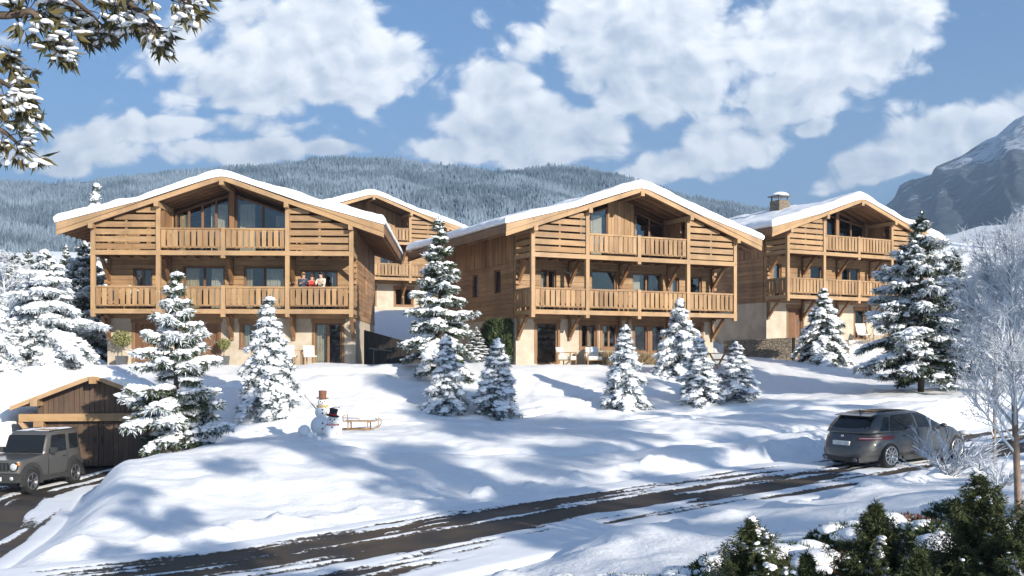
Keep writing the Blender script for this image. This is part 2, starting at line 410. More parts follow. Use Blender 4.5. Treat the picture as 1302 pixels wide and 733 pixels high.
def strip(name, pl, hw, step, tracks, label, seed, bias):
    d = np.diff(pl[:, :2], axis=0); L = np.concatenate([[0], np.cumsum(np.hypot(d[:, 0], d[:, 1]))])
    s = np.arange(0, L[-1], step)
    cx, cy, cz = (np.interp(s, L, pl[:, i]) for i in range(3))
    tx, ty = np.gradient(cx), np.gradient(cy); l = np.hypot(tx, ty); nx, ny = -ty/l, tx/l
    lat = np.linspace(-hw-.55, hw+.55, int((2*hw+1.1)/.075))
    S, Lt = np.meshgrid(s, lat, indexing='ij')
    X = cx[:, None]+nx[:, None]*lat; Y = cy[:, None]+ny[:, None]*lat
    wob = (fbm(S*.09, S*0+seed, seed, 3)-.5)*1.6
    bare = np.zeros_like(S)
    for (c, w, amt) in tracks:
        bare = np.maximum(bare, amt*np.exp(-np.abs((Lt-c-wob)/w)**3))
    snow = .55-bare+(fbm(S*.22, Lt*2.8, seed+3, 4)-.5)*2.3+(fbm(S*.9, Lt*6, seed+5, 3)-.5)*.9+bias
    edge = sstep(hw-.45, hw+.15, np.abs(Lt+wob*.4)); snow = snow*(1-edge)+1.2*edge
    zs = sstep(.40, .62, snow)*.035+(fbm(X*2, Y*2, seed+9, 3)-.5)*.03*sstep(.4, .7, snow)
    z = np.interp(s, L, pl[:, 2])[:, None]+zs-.012
    under = sstep(hw+.05, hw+.5, np.abs(Lt)); z = z-.16*under
    o = np_obj(name, np.stack([X.ravel(), Y.ravel(), z.ravel()], 1), grid_faces(len(s), len(lat))[:, ::-1], M['road'], attrs={'snow': np.clip(snow, -1, 2).ravel()})
    return tag(o, label, 'road', kind='structure')
strip('road', ROADS, RW, .12, ((.30, 1.35, .70), (-1.35, .4, .35)), 'bare asphalt wheel tracks through packed snow, climbing to the grey car', 5, .30)
strip('driveway', DRIVES, DW, .12, ((.75, .6, .75), (-.75, .6, .75)), 'snow streaked driveway in front of the garage', 21, .22)

# ------------------------------------------------------------------ mountains
def mount_mat(name, rock):
    m, t, b = mat(name); p = t.pos()
    n = t.noise(t.mapping(p, (.006, .006, .006)), 1.0, 6, .62); f = t.noise(t.mapping(p, (.05, .05, .03)), 1.0, 6, .7)
    nz = t.normal_z()
    if rock:
        base = t.mix(t.rng(f, .35, .65), (.03, .042, .055), (.085, .105, .125))
        s = t.math('ADD', t.math('ADD', t.math('MULTIPLY', n, .9), t.math('MULTIPLY', f, .85)), t.math('MULTIPLY', nz, .12))
        x = t.new('ShaderNodeSeparateXYZ'); t.put(x.inputs[0], p)
        s = t.math('ADD', s, t.math('MULTIPLY', x.outputs[2], .0011))
        c = t.mix(t.rng(s, 1.25, 1.40), base, (.62, .66, .72))
    else:
        c = t.mix(t.rng(t.math('ADD', t.math('MULTIPLY', n, .6), t.math('MULTIPLY', f, .5)), .5, .68), (.10, .125, .15), (.55, .60, .66))
    t.put(b.inputs['Base Color'], c); b.inputs['Roughness'].default_value = .95
    t.put(b.inputs['Normal'], t.bump(f, .8, 12)); return m
M['hill'] = mount_mat('frosted_hillside', False); M['rock'] = mount_mat('rocky_mountain', True)
def mountain(name, crest, Y0, Yc, z0f, amp, seed, m, label, nq=420, nt=150, pw=1.25, back=1.35):
    cp = np.array(crest, float); q = np.linspace(cp[0, 0], cp[-1, 0], nq); cy = np.interp(q, cp[:, 0], cp[:, 1])
    qq = (q-CX)/F; t = np.linspace(-.05, back, nt)
    T, Q = np.meshgrid(t, qq, indexing='ij')
    Yc2 = Yc*(1+.10*(fbm(Q*3, Q*0, seed, 2)-.5)); Y = Y0+(Yc2-Y0)*T; X = Q*Y
    zc = ZC+(HY-cy)[None, :]/F*Yc2
    z0 = z0f(X, Y)
    tt = np.clip(T, 0, 1)
    prof = tt**pw
    z = z0+(zc-z0)*prof
    spur = (1-2*np.abs(fbm(Q*9+T*.5, T*1.1, seed+2, 4)-.5))-.72
    z = z+amp*spur*np.sin(np.clip(tt, 0, 1)*PI)**.8+amp*.22*(fbm(Q*40, T*14, seed+6, 4)-.5)*(tt > 0)
    z = np.where(T > 1, zc-(T-1)*(Yc-Y0)*.45, z)
    V = np.stack([X.ravel(), Y.ravel(), z.ravel()], 1)
    o = np_obj(name, V, grid_faces(nt, nq)[:, ::-1], m)
    tag(o, label, 'mountain', kind='structure'); return V.reshape(nt, nq, 3), t
hill_crest = [(-700, 250), (-350, 240), (-100, 232), (0, 229), (60, 233), (100, 232), (200, 224), (300, 215), (380, 208), (450, 201), (520, 203), (570, 210), (620, 216), (660, 219), (700, 212), (740, 214), (800, 228), (850, 243), (900, 257), (960, 264), (1010, 268), (1080, 276), (1140, 292), (1200, 304), (1300, 309), (1500, 306), (1900, 300)]
hz0 = lambda X, Y: 30+0*X
HV, Ht = mountain('forested_mountain', hill_crest, 330, 1050, hz0, 34, 41, M['hill'], 'long frosted forest ridge behind the chalets')
rock_crest = [(1000, 330), (1070, 300), (1110, 276), (1137, 255), (1144, 240), (1160, 229), (1184, 222), (1189, 212), (1230, 195), (1268, 172), (1281, 160), (1290, 152), (1310, 143), (1360, 135), (1450, 120), (1700, 150), (2000, 190)]
mountain('rocky_mountain', rock_crest, 800, 1700, lambda X, Y: 60+0*X, 60, 77, M['rock'], 'dark rocky mountain with snow patches at the right', 300, 150, 1.05, 1.3)
# forest of frosted firs on the ridge: far-off wood, one mass
def far_forest():
    n = 150000; nt, nq = HV.shape[:2]
    # even over the picture: more candidates, thinned by noise
    ti = rng.random(n)**.85*(nt*.74-4)+3; qi = rng.random(n)*(nq-2)*.62+nq*.19
    i = ti.astype(int); j = qi.astype(int); fi = (ti-i)[:, None]; fj = (qi-j)[:, None]
    P = (HV[i, j]*(1-fi)+HV[i+1, j]*fi)*(1-fj)+(HV[i, j+1]*(1-fi)+HV[i+1, j+1]*fi)*fj
    keep = fbm(P[:, 0]*.011, P[:, 1]*.011, 91, 4)+rng.random(n)*.3 > .42
    P = P[keep]; n = len(P)
    h = 2.8+rng.random(n)**1.5*4.2; w = h*(.19+rng.random(n)*.09)
    k = 5; ang = np.arange(k)*2*PI/k
    ring = np.stack([np.cos(ang), np.sin(ang), 0*ang], 1)
    V = np.empty((n, k+1, 3)); V[:, :k] = P[:, None]+ring[None]*w[:, None, None]; V[:, k] = P+np.stack([0*h, 0*h, h], 1)
    V[:, :k, 2] -= .5
    fc = np.array([(a, (a+1) % k, k) for a in range(k)])
    Fc = (np.arange(n)*(k+1))[:, None, None]+fc[None]
    tone = np.clip(fbm(P[:, 0]*.02, P[:, 1]*.02, 33, 3)*1.6-.35+rng.random(n)*.5-.2, 0, 1)
    m, t, b = mat('frosted_firs'); r = t.attr('rnd')
    t.put(b.inputs['Base Color'], t.mix(r, (.07, .105, .135), (.27, .34, .41))); b.inputs['Roughness'].default_value = .9
    o = np_obj('mountain_forest', V.reshape(-1, 3), Fc.reshape(-1, 3), m, None, False, np.repeat(tone, k))
    tag(o, 'frosted fir forest covering the long ridge', 'forest', kind='stuff')
far_forest()
# ------------------------------------------------------------------ chalets (x along the front, y into the house, z up from the terrace)
XR = W/2; HWD = 7.35; SL = .344; ZR = 8.45           # ridge line, half roof width, slope, height under the ridge board
YF, YB = -.30, 13.2                                  # roof front and back
YW, YH = 1.8, 12.0                                   # front wall and back wall
Z1, Z2 = 2.58, 5.26                                  # balcony floors
BAY = W/4
def zb(x): return ZR-SL*abs(x-XR)
def ztop(x):
    d = abs(x-XR); return ZR-SL*d+.24+max(0.0, d-3.6)*.075
def split(a, b, holes):
    """intervals of [a,b] left over when holes are cut out"""
    out = [(a, b)]
    for (h0, h1) in holes:
        nx = []
        for (p, q) in out:
            if h1 <= p or h0 >= q: nx.append((p, q)); continue
            if h0 > p: nx.append((p, h0))
            if h1 < q: nx.append((h1, q))
        out = nx
    return [(p, q) for p, q in out if q-p > .01]
def planks(mb, axis, pos, th, a, b, z0, z1, holes, ph=.24, m=0, top=None, jit=.012):
    """horizontal boarding on a wall; holes = (a0,a1,z0,z1); top(x) limits the height (gables)"""
    n = max(1, round((z1-z0)/ph)); h = (z1-z0)/n
    for k in range(n):
        c0, c1 = z0+k*h, z0+(k+1)*h-.012
        cuts = sorted(set([c0, c1]+[q for hh in holes for q in (hh[2], hh[3]) if c0 < q < c1]))
        pr = random.uniform(0, jit); r0 = random.random()
        for (e0, e1) in zip(cuts[:-1], cuts[1:]):
            hs = [(hh[0], hh[1]) for hh in holes if hh[2] < e1-1e-4 and hh[3] > e0+1e-4]
            a2, b2 = a, b
            if top is not None:
                while a2 < b2 and top(a2) < e1: a2 += .03
                while b2 > a2 and top(b2) < e1: b2 -= .03
            for (p, q) in split(a2, b2, hs):
                # board joints
                xs = [p]; 
                while q-xs[-1] > 4.2: xs.append(xs[-1]+random.uniform(2.0, 3.6))
                xs.append(q)
                for (s0, s1) in zip(xs[:-1], xs[1:]):
                    rr = (r0+random.uniform(-.3, .3)) % 1.0
                    if axis == 'x': mb.box(s0, s1-.004, pos-pr, pos+th, e0, e1, (1, 0, 0), m, rr)
                    elif axis == '-y': mb.box(pos-pr, pos+th, s0, s1-.004, e0, e1, (0, 1, 0), m, rr)
                    else: mb.box(pos-th, pos+pr, s0, s1-.004, e0, e1, (0, 1, 0), m, rr)
def vboards(mb, axis, pos, th, a, b, z0f, topf, holes, bw=.19, m=0):
    n = max(1, round((b-a)/bw)); w = (b-a)/n
    for k in range(n):
        p, q = a+k*w, a+(k+1)*w-.012; pr = random.uniform(0, .018); r = random.random()
        zt0, zt1 = topf(p), topf(q); zz = z0f
        segs = split(zz, max(zt0, zt1), [(h[2], h[3]) for h in holes if h[0] < q-.02 and h[1] > p+.02])
        for (s0, s1) in segs:
            last = s1 >= max(zt0, zt1)-1e-6
            t0, t1 = (zt0, zt1) if last else (s1, s1)
            t0 = max(t0, s0+.01); t1 = max(t1, s0+.01)
            if axis == 'x': c = [(p, pos-pr, s0), (q, pos-pr, s0), (q, pos+th, s0), (p, pos+th, s0), (p, pos-pr, t0), (q, pos-pr, t1), (q, pos+th, t1), (p, pos+th, t0)]
            elif axis == '-y': c = [(pos-pr, p, s0), (pos+th, p, s0), (pos+th, q, s0), (pos-pr, q, s0), (pos-pr, p, t0), (pos+th, p, t0), (pos+th, q, t1), (pos-pr, q, t1)]
            else: c = [(pos-th, p, s0), (pos+pr, p, s0), (pos+pr, q, s0), (pos-th, q, s0), (pos-th, p, t0), (pos+pr, p, t0), (pos+pr, q, t1), (pos-th, q, t1)]
            mb.hexa(c, (0, 0, 1), m, r)
def solid(mb, axis, pos, th, a, b, z0, z1, holes, m=0):
    xs = sorted(set([a, b]+[v for h in holes for v in (h[0], h[1]) if a < v < b]))
    for (p, q) in zip(xs[:-1], xs[1:]):
        c = (p+q)/2
        for (s0, s1) in split(z0, z1, [(h[2], h[3]) for h in holes if h[0] < c < h[1]]):
            if axis == 'x': mb.box(p, q, pos, pos+th, s0, s1, None, m)
            elif axis == '-y': mb.box(pos, pos+th, p, q, s0, s1, None, m)
            else: mb.box(pos-th, pos, p, q, s0, s1, None, m)
def curtain(mb, x0, x1, y, z0, z1, m=0):
    n = max(6, int((x1-x0)/.035)); vs = []; fs = []
    for i in range(n+1):
        x = x0+(x1-x0)*i/n; yy = y+.028*math.sin(i*1.9)+.012*math.sin(i*.7)
        vs += [(x, yy, z0), (x, yy, z1)]
    for i in range(n): fs.append((2*i, 2*i+2, 2*i+3, 2*i+1))
    mb.add(vs, fs, (0, 0, 1), m, True)
def window(root, x0, x1, z0, z1, y=YW, panes=2, curt=None, door=False, top=None, face='x', name=None, xf=None, glass='glass'):
    """framed window with real panes set 9 cm back in the wall; top(x) slopes the head; curt = list of (f0,f1) drawn curtain spans"""
    fr = MB(); fw = .085; yd = y+.06
    tp = top or (lambda x: z1)
    def hx(mb, a, b, za0, zb0, za1, zb1, ya, yb, m=0, g=None):
        mb.hexa([(a, ya, za0), (b, ya, zb0), (b, yb, zb0), (a, yb, za0), (a, ya, za1), (b, ya, zb1), (b, yb, zb1), (a, yb, za1)], g, m)
    hx(fr, x0, x0+fw, z0, z0, tp(x0), tp(x0+fw), yd, yd+.13, 0, (0, 0, 1)); hx(fr, x1-fw, x1, z0, z0, tp(x1-fw), tp(x1), yd, yd+.13, 0, (0, 0, 1))
    hx(fr, x0+fw, x1-fw, z0, z0, z0+fw, z0+fw, yd+.003, yd+.127, 0, (1, 0, 0)); hx(fr, x0+fw, x1-fw, tp(x0+fw)-fw, tp(x1-fw)-fw, tp(x0+fw), tp(x1-fw), yd+.003, yd+.127, 0, (1, 0, 0))
    w = (x1-x0)/panes
    for k in range(1, panes):
        c = x0+k*w; hx(fr, c-.05, c+.05, z0+fw, z0+fw, tp(c-.05)-fw, tp(c+.05)-fw, yd+.006, yd+.12, 0, (0, 0, 1))
    f = fr.build(name or ('glazed_door' if door else 'window'), M['wood_frame'], root)
    for k in range(panes):
        a = x0+k*w+(fw if k == 0 else .05); b = x0+(k+1)*w-(fw if k == panes-1 else .05)
        g = MB(); zl = z0+fw
        hx(g, a, b, zl, zl, tp(a)-fw, tp(b)-fw, yd+.055, yd+.067)
        g.build('pane', M[glass], f)
    if curt:
        for (c0, c1, mm) in curt:
            cm = MB(); a = x0+(x1-x0)*c0; b = x0+(x1-x0)*c1
            curtain(cm, a+.03, b-.03, y+.34, z0+.03, min(tp(a), tp(b))-.1); cm.build('curtain', M[mm], f)
    if xf:
        for o in [f]+list(f.children):
            o.data.transform(xf)
    return f
def railing(root, x0, x1, zf, y0=0.0, xf=None, seed=0):
    rl = MB(); rl.box(x0, x1, y0-.05, y0+.07, zf+.97, zf+1.05, (1, 0, 0)); rl.box(x0, x1, y0-.01, y0+.05, zf+.13, zf+.22, (1, 0, 0)); rl.box(x0, x1, y0+.0, y0+.05, zf+.88, zf+.965, (1, 0, 0))
    n = max(2, round((x1-x0)/.262)); w = (x1-x0)/n
    for k in range(n):
        a = x0+k*w+.03; bw = w-.06-random.uniform(0, .025)
        rl.box(a, a+bw, y0-.047, y0-.012, zf+.17+random.uniform(-.012, .012), zf+.955, (0, 0, 1))
    o = rl.build('railing', M['wood'], root)
    if xf: o.data.transform(xf)
    return o
def roof_snow(root, seed, thick=.45):
    e = np.array([0, .015, .04, .08, .13, .2, .3])
    xs = np.concatenate([-e[::-1]*-1, []])
    x0, x1 = XR-HWD-.10, XR+HWD+.10; y0, y1 = YF-.12, YB+.1
    ax = np.unique(np.concatenate([x0+e, np.linspace(x0+.3, x1-.3, 110), x1-e])); ay = np.unique(np.concatenate([y0+e, np.linspace(y0+.3, y1-.3, 90), y1-e]))
    X, Y = np.meshgrid(ax, ay); d = np.abs(X-XR)
    base = ZR-SL*np.sqrt(d*d+.12)+SL*.1+.24+np.maximum(0, d-3.6)*.075
    T = thick*(.80+.8*(fbm(X*.35+seed*9, Y*.3, seed, 3)-.5)+.32*(fbm(X*1.5, Y*1.5, seed+4, 3)-.5))
    T = T+.06
    ed = np.minimum(np.minimum(X-x0, x1-X), np.minimum(Y-y0, y1-Y)); r = .17+.12*fbm(X*1.1, Y*1.1, seed+8, 2)
    q = np.clip(ed/r, 0, 1); T2 = T*(.40+.60*np.sqrt(1-(1-q)**2))
    # ragged lip
    Yj = Y+np.where(Y < y0+.02, -.16*fbm(X*1.6, Y, seed+11, 4)+.06, 0); Xj = X+np.where(X < x0+.02, -.06*fbm(Y*2, X, seed+12, 3)+.02, 0)+np.where(X > x1-.02, .06*fbm(Y*2, X, seed+13, 3)-.02, 0)
    Z = base+T2; n, m = X.shape
    top = np.stack([Xj.ravel(), Yj.ravel(), Z.ravel()], 1); fc = grid_faces(n, m)
    bot = np.stack([np.clip(X, x0+.03, x1-.03).ravel(), np.clip(Y, y0+.03, y1-.03).ravel(), (base+.012).ravel()], 1)
    N = n*m; F2 = [fc, fc[:, ::-1]+N]
    idx = np.arange(N).reshape(n, m)
    for ring in (idx[0], idx[-1][::-1], idx[:, 0][::-1], idx[:, -1]):
        a, b = ring[:-1], ring[1:]; F2.append(np.stack([b, a, a+N, b+N], 1))
    return np_obj('roof_snow', np.concatenate([top, bot]), np.concatenate(F2), M['snow_roof'], root)
ROTL = Matrix(((0, -1, 0, 0), (-1, 0, 0, 0), (0, 0, 1, 0), (0, 0, 0, 1)))
def side_xf(x):           # maps a piece built along x at y=0 (front facing -y) onto the left wall plane (facing -x)
    return Matrix(((0, 1, 0, x), (1, 0, 0, 0), (0, 0, 1, 0), (0, 0, 0, 1)))
def chalet(fr, label, group, ground, mid, gable, left=(), right=(), seed=1, chimney=False, base_stone=None, king=True):
    random.seed(seed*31)
    root = empty('chalet', fr[:3], fr[3], label, 'chalet', group)
    # --- ground floor, rendered
    def fix(ws): return [(a, b, c, d) for (a, b, c, d, *_) in ws]
    zs = 2.22
    m = MB(); solid(m, 'x', YW, .30, 0, W, -.8, zs, fix(ground)); m.build('front_wall', M['stucco'], root)
    gl = [h for h in left if h[3] < 2.5]; gr = [h for h in right if h[3] < 2.5]
    m = MB(); solid(m, '-y', 0, .30, YW+.302, YH, -.8, zs, fix(gl)); solid(m, '+y', W, .30, YW+.302, YH, -.8, zs, fix(gr)); m.box(.302, W-.302, YH-.3, YH-.002, -.8, zs); m.build('side_wall', M['stucco'], root)
    # --- middle floor, horizontal logs; gable boarded upright
    m = MB(); planks(m, 'x', YW-.03, .26, 0, W, zs+.004, Z2-.02, fix(mid)); m.build('log_front', M['wood'], root)
    m = MB(); planks(m, '-y', -.03, .2, YW+.24, YH, zs+.004, Z2-.3, fix([h for h in left if h[3] > 2.5])); planks(m, '+y', W+.03, .2, YW+.24, YH, zs+.004, Z2-.3, fix([h for h in right if h[3] > 2.5])); planks(m, 'x', YH-.2, .2, .2, W-.2, zs+.004, Z2-.3, [])
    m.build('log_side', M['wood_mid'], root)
    m = MB()
    for ax, ps in (('-y', -.02), ('+y', W+.02)): vboards(m, ax, ps, .16, YW+.2, YH, Z2-.296, lambda y: zb(0)-.0, [])
    vboards(m, 'x', YH-.16, .16, .0, W, Z2-.296, lambda x: zb(x), [])
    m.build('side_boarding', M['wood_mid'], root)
    m = MB(); vboards(m, 'x', YW, .18, 0.02, W-.02, Z2-.016, lambda x: zb(x)-.0, fix(gable)); m.build('gable_boarding', M['wood'], root)
    # loggia cheeks and inner floors / rooms
    for x in (BAY, 3*BAY):
        m = MB()
        for k in range(int((YW-.55)/.2)):
            y = .6+k*.2; m.box(x-.05, x+.05, y, y+.19, Z2+.02, zb(x)-.16, (0, 0, 1))
        m.build('loggia_side', M['wood_soffit'], root)
    m = MB()
    for (z, h) in ((.02, 0), (Z1, 0), (Z2, 0)): m.box(.32, W-.32, YW+.32, YH-.32, z-.06, z-.01, (1, 0, 0))
    m.box(.32, W-.32, 5.2, 5.3, -.1, 5.2); 
    for x in (XR-.05, BAY*.98, BAY*3.05): m.box(x, x+.1, YW+.6, 5.19, .0, 5.19)
    m.hexa([(1.2, 5.2, 5.25), (W-1.2, 5.2, 5.25), (W-1.2, 5.3, 5.25), (1.2, 5.3, 5.25), (1.2, 5.2, zb(1.2)-.2), (XR, 5.2, ZR-.2), (XR, 5.3, ZR-.2), (1.2, 5.3, zb(1.2)-.2)])
    m.hexa([(XR, 5.2, 5.25), (W-1.2, 5.2, 5.25), (W-1.2, 5.3, 5.25), (XR, 5.3, 5.25), (XR, 5.2, ZR-.2), (W-1.2, 5.2, zb(W-1.2)-.2), (W-1.2, 5.3, zb(W-1.2)-.2), (XR, 5.3, ZR-.2)])
    m.build('room', M['room'], root)
    # --- openings
    for (ws, zz) in ((ground, 0), (mid, 1)):
        for (a, b, c, d, kind, pn, cu) in ws:
            if kind == 'plank':
                f = MB(); n = max(2, round((b-a)/.17)); ww = (b-a-.2)/n
                for k in range(n): f.box(a+.1+k*ww, a+.1+(k+1)*ww-.008, YW+.12, YW+.18, c+.02, d-.09, (0, 0, 1), 0)
                for q in (a, b-.1): f.box(q, q+.1, YW+.05, YW+.2, c, d, (0, 0, 1))
                f.box(a+.1, b-.1, YW+.053, YW+.197, d-.09, d, (1, 0, 0))
                dd = f.build('door', M['wood_frame'], root)
                h = MB(); h.bar((b-.22, YW+.09, c+1.0), (b-.22, YW+.09, c+1.16), .03, .03); h.build('handle', M['chrome'], dd)
            else: window(root, a, b, c, d, YW, pn, cu, kind == 'door')
    for (a, b, c, d, pn, cu, kind) in gable:
        if kind == 'slope': window(root, a, b, c, d, YW-.02, pn, cu, False, lambda x: zb(x)-.26)
        else: window(root, a, b, c, d, YW-.02, pn, cu)
    for (lst, X, s) in ((left, 0.0, 1), (right, W, -1)):
        for (a, b, c, d) in lst:
            xf = Matrix(((0, s, 0, X), (1, 0, 0, 0), (0, 0, 1, 0), (0, 0, 0, 1)))
            window(root, a, b, c, d, -.03, 1, None, xf=xf, glass='dim_glass')
    # timber lintels, jambs of the ground floor openings
    for (a, b, c, d, *_r) in ground:
        m = MB(); m.box(a-.16, b+.16, YW-.035, YW+.1, d+.003, min(d+.2, zs-.01), (1, 0, 0)); m.build('lintel', M['wood_soffit'], root)
        for q in (a-.12, b): m = MB(); m.box(q+.002, q+.118, YW-.025, YW+.15, max(c, 0), d, (0, 0, 1)); m.build('jamb', M['wood_soffit'], root)
        if c > .3: m = MB(); m.box(a-.12, b+.12, YW-.05, YW+.12, c-.1, c-.003, (1, 0, 0)); m.build('sill', M['wood_soffit'], root)
    # --- balcony decks and edge beams
    m = MB()
    for z in (Z1, Z2):
        for k in range(9): m.box(-.02, W+.02, .11+k*.187, .11+k*.187+.18, z-.05, z-.004, (1, 0, 0))
        for x in (0, BAY, XR, 3*BAY, W): m.box(x-.085, x+.085, .12, YW-.04, z-.235, z-.053, (0, 1, 0))
        for x in np.arange(.55, W-.3, .62):
            if min(abs(x-q) for q in (0, BAY, XR, 3*BAY, W)) > .2: m.box(x-.04, x+.04, .12, YW-.04, z-.17, z-.053, (0, 1, 0))
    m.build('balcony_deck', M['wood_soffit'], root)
    for z in (Z1, Z2):
        m = MB(); m.box(-.1, W+.1, -.10, .10, z-.21, z+.0, (1, 0, 0), 0, .7); m.build('edge_beam', M['wood_beam'], root)
        
        for (xa, xb_) in ((-.1, .08), (W-.08, W+.1)): m = MB(); m.box(xa, xb_, .103, YW-.04, z-.21, z-.003, (0, 1, 0)); m.build('side_beam', M['wood_beam'], root)
    # --- posts
    for i, x in enumerate((0, BAY, XR, 3*BAY, W)):
        spans = [(Z1-.36, Z1-.213), (Z1+.003, Z1+1.09 if i == 2 else Z2-.213), (Z2+.003, Z2+1.09 if i == 2 else zb(x)-.22)] + ([(Z2-.34, Z2-.213)] if i == 2 else [])
        for (a, b) in spans: m = MB(); m.box(x-.095, x+.095, -.09, .09, a, b, (0, 0, 1), 0, .55+.4*random.random()); m.build('post', M['wood_beam'], root)
    # --- railings
    for i in range(4):
        a, b = i*BAY+.10, (i+1)*BAY-.10
        railing(root, a, b, Z1)
        if i in (1, 2): railing(root, a, b, Z2)
    for (X, s) in ((-.02, 1), (W+.02, -1)):
        railing(root, .12, YW-.06, Z1, 0, Matrix(((0, s, 0, X), (1, 0, 0, 0), (0, 0, 1, 0), (0, 0, 0, 1))))
    # --- slatted screens in the outer bays of the top floor
    for i in (0, 3):
        m = MB(); a, b = i*BAY+.10, (i+1)*BAY-.10
        for k in range(7):
            z0 = Z2+.06+k*.335; z1 = z0+.245
            p, q = a, b
            while q-p > .05 and zb(p) < z0+.1: p += .02
            while q-p > .05 and zb(q) < z0+.1: q -= .02
            if q-p < .2: continue
            zt = lambda x: min(z1, zb(x)-.01)
            xs = sorted([p, q]+([XR-(ZR-z1-.01)/SL] if i == 0 and p < XR-(ZR-z1-.01)/SL < q else [])+([XR+(ZR-z1-.01)/SL] if i == 3 and p < XR+(ZR-z1-.01)/SL < q else []))
            r = random.random()
            for (s0, s1) in zip(xs[:-1], xs[1:]):
                m.hexa([(s0, -.03, z0), (s1, -.03, z0), (s1, .02, z0), (s0, .02, z0), (s0, -.03, zt(s0)), (s1, -.03, zt(s1)), (s1, .02, zt(s1)), (s0, .02, zt(s0))], (1, 0, 0), 0, r)
        m.box((a+b)/2-.05, (a+b)/2+.05, .023, .1, Z2+.05, zb((a+b)/2)-.1, (0, 0, 1))
        m.build('slat_screen', M['wood'], root)
        m = MB(); X = 0 if i == 0 else W
        for k in range(3):
            z0 = Z2+.06+k*.335; m.box(X-.03, X+.02, .12, YW-.04, z0, z0+.245, (0, 1, 0))
        m.build('side_screen', M['wood'], root)
    # --- braces under the balconies
    for (zlo, zhi) in ((1.32, Z1-.24), (3.98, Z2-.24)):
        for i, x in enumerate((.1, BAY, XR, 3*BAY, W-.1)):
            m = MB(); m.bar((x, YW-.06, zlo), (x, .78, zhi-.03), .13, .15, (1, 0, 0)); m.box(x-.075, x+.075, YW-.14, YW-.035, zlo-.14, zhi, (0, 0, 1)); m.build('bracket', M['wood_soffit'], root)
    # --- roof: rafters, deck, purlins, bargeboards
    m = MB()
    for y in np.arange(YF+.12, YB, .64):
        for s in (-1, 1):
            xe = XR+s*(HWD-.05); xm = XR+s*.02
            c = [(xm, y, ZR+.02), (xe, y, zb(xe)+.02), (xe, y+.11, zb(xe)+.02), (xm, y+.11, ZR+.02), (xm, y, ZR+.15), (xe, y, zb(xe)+.15), (xe, y+.11, zb(xe)+.15), (xm, y+.11, ZR+.15)]
            m.hexa(c, Vector((s, 0, -SL)).normalized())
    m.build('rafters', M['wood_soffit'], root)
    m = MB()
    for s in (-1, 1):
        for k in range(24):                                   # deck boards running back from the front
            x0 = XR+s*k*HWD/24; x1 = XR+s*(k+1)*HWD/24-s*.006
            c = [(x0, YF+.02, zb(x0)+.153), (x1, YF+.02, zb(x1)+.153), (x1, YB, zb(x1)+.153), (x0, YB, zb(x0)+.153), (x0, YF+.02, ztop(x0)-.01), (x1, YF+.02, ztop(x1)-.01), (x1, YB, ztop(x1)-.01), (x0, YB, ztop(x0)-.01)]
            m.hexa(c, (0, 1, 0))
    m.build('roof_deck', M['wood_soffit'], root)
    for (yy, nm) in ((YF-.04, 'bargeboard'), (YB+.002, 'bargeboard')):
        for s in (-1, 1):
            m = MB(); xe = XR+s*(HWD+.02); xm = XR+s*.001
            def bb(xa, xb_, za0, zb0, za1, zb1, y0, y1, r):
                m.hexa([(xa, y0, za0), (xb_, y0, zb0), (xb_, y1, zb0), (xa, y1, za0), (xa, y0, za1), (xb_, y0, zb1), (xb_, y1, zb1), (xa, y1, za1)], Vector((s, 0, -SL)).normalized(), 0, r)
            bb(xm, xe, ZR+.0, zb(xe)-.02, ZR+.225, zb(xe)+.19, yy, yy+.055, .85)
            xk = XR+s*3.4
            bb(xk, xe, zb(xk)+.232, zb(xe)+.20, ztop(xk)-.001, ztop(xe)+.02, yy-.03, yy+.05, .65)
            m.build(nm, M['wood_beam'], root)
    for s in (-1, 1):
        m = MB(); xe = XR+s*HWD; x2 = xe+s*.04
        m.box(min(xe+s*.002, x2), max(xe+s*.002, x2), YF+.02, YB, zb(xe)+.13, ztop(xe)-.0, (0, 1, 0)); m.build('eave_board', M['wood_soffit'], root)
    for x in (0, BAY, XR, 3*BAY, W):
        m = MB(); z = zb(x)-(.0 if x != XR else .0); m.box(x-.10, x+.10, YF-.10, YW+.0, z-.215, z+.015, (0, 1, 0), 0, .8); m.build('purlin', M['wood_beam'], root)
    if king:
        m = MB(); m.box(XR-.12, XR+.12, YW-.12, YW+.02, Z2, ZR-.2, (0, 0, 1)); m.build('king_post', M['wood_soffit'], root)
    for x in (BAY, 3*BAY):
        m = MB(); m.box(x-.1, x+.1, YW-.12, YW+.02, Z2, zb(x)-.2, (0, 0, 1)); m.build('post', M['wood_soffit'], root)
    roof_snow(root, seed+2)
    # crossed log ends down the front corners
    for X, s in ((0, -1), (W, 1)):
        for k in range(10):
            m = MB(); m.box(X-.09, X+.09, YW-.20+random.uniform(-.03, .03), YW-.034, 2.26+k*.27, 2.26+k*.27+.15, (0, 1, 0)); m.build('log_end', M['wood_mid'], root)
    if chimney:
        cx, cy = XR-1.3, 5.5; zt = ztop(cx)
        m = MB(); m.box(cx-.45, cx+.45, cy-.45, cy+.45, zt-.3, zt+1.0); ch = m.build('chimney', M['stone'], root)
        m = MB()
        for a in (-.4, .32):
            for b in (-.4, .32): m.box(cx+a, cx+a+.08, cy+b, cy+b+.08, zt+1.003, zt+1.25)
        m.box(cx-.55, cx+.55, cy-.55, cy+.55, zt+1.253, zt+1.33); m.build('chimney_cap', M['zinc'], ch)
        v, f = ICO[3]; V = v*np.array([.6, .6, .26])+np.array([cx, cy, zt+1.34]); V[:, 2] = np.maximum(V[:, 2], zt+1.333)
        np_obj('chimney_snow', V, f, M['snow_roof'], ch)
    return root
cu = 'curtain'; cw = 'curtain_warm'
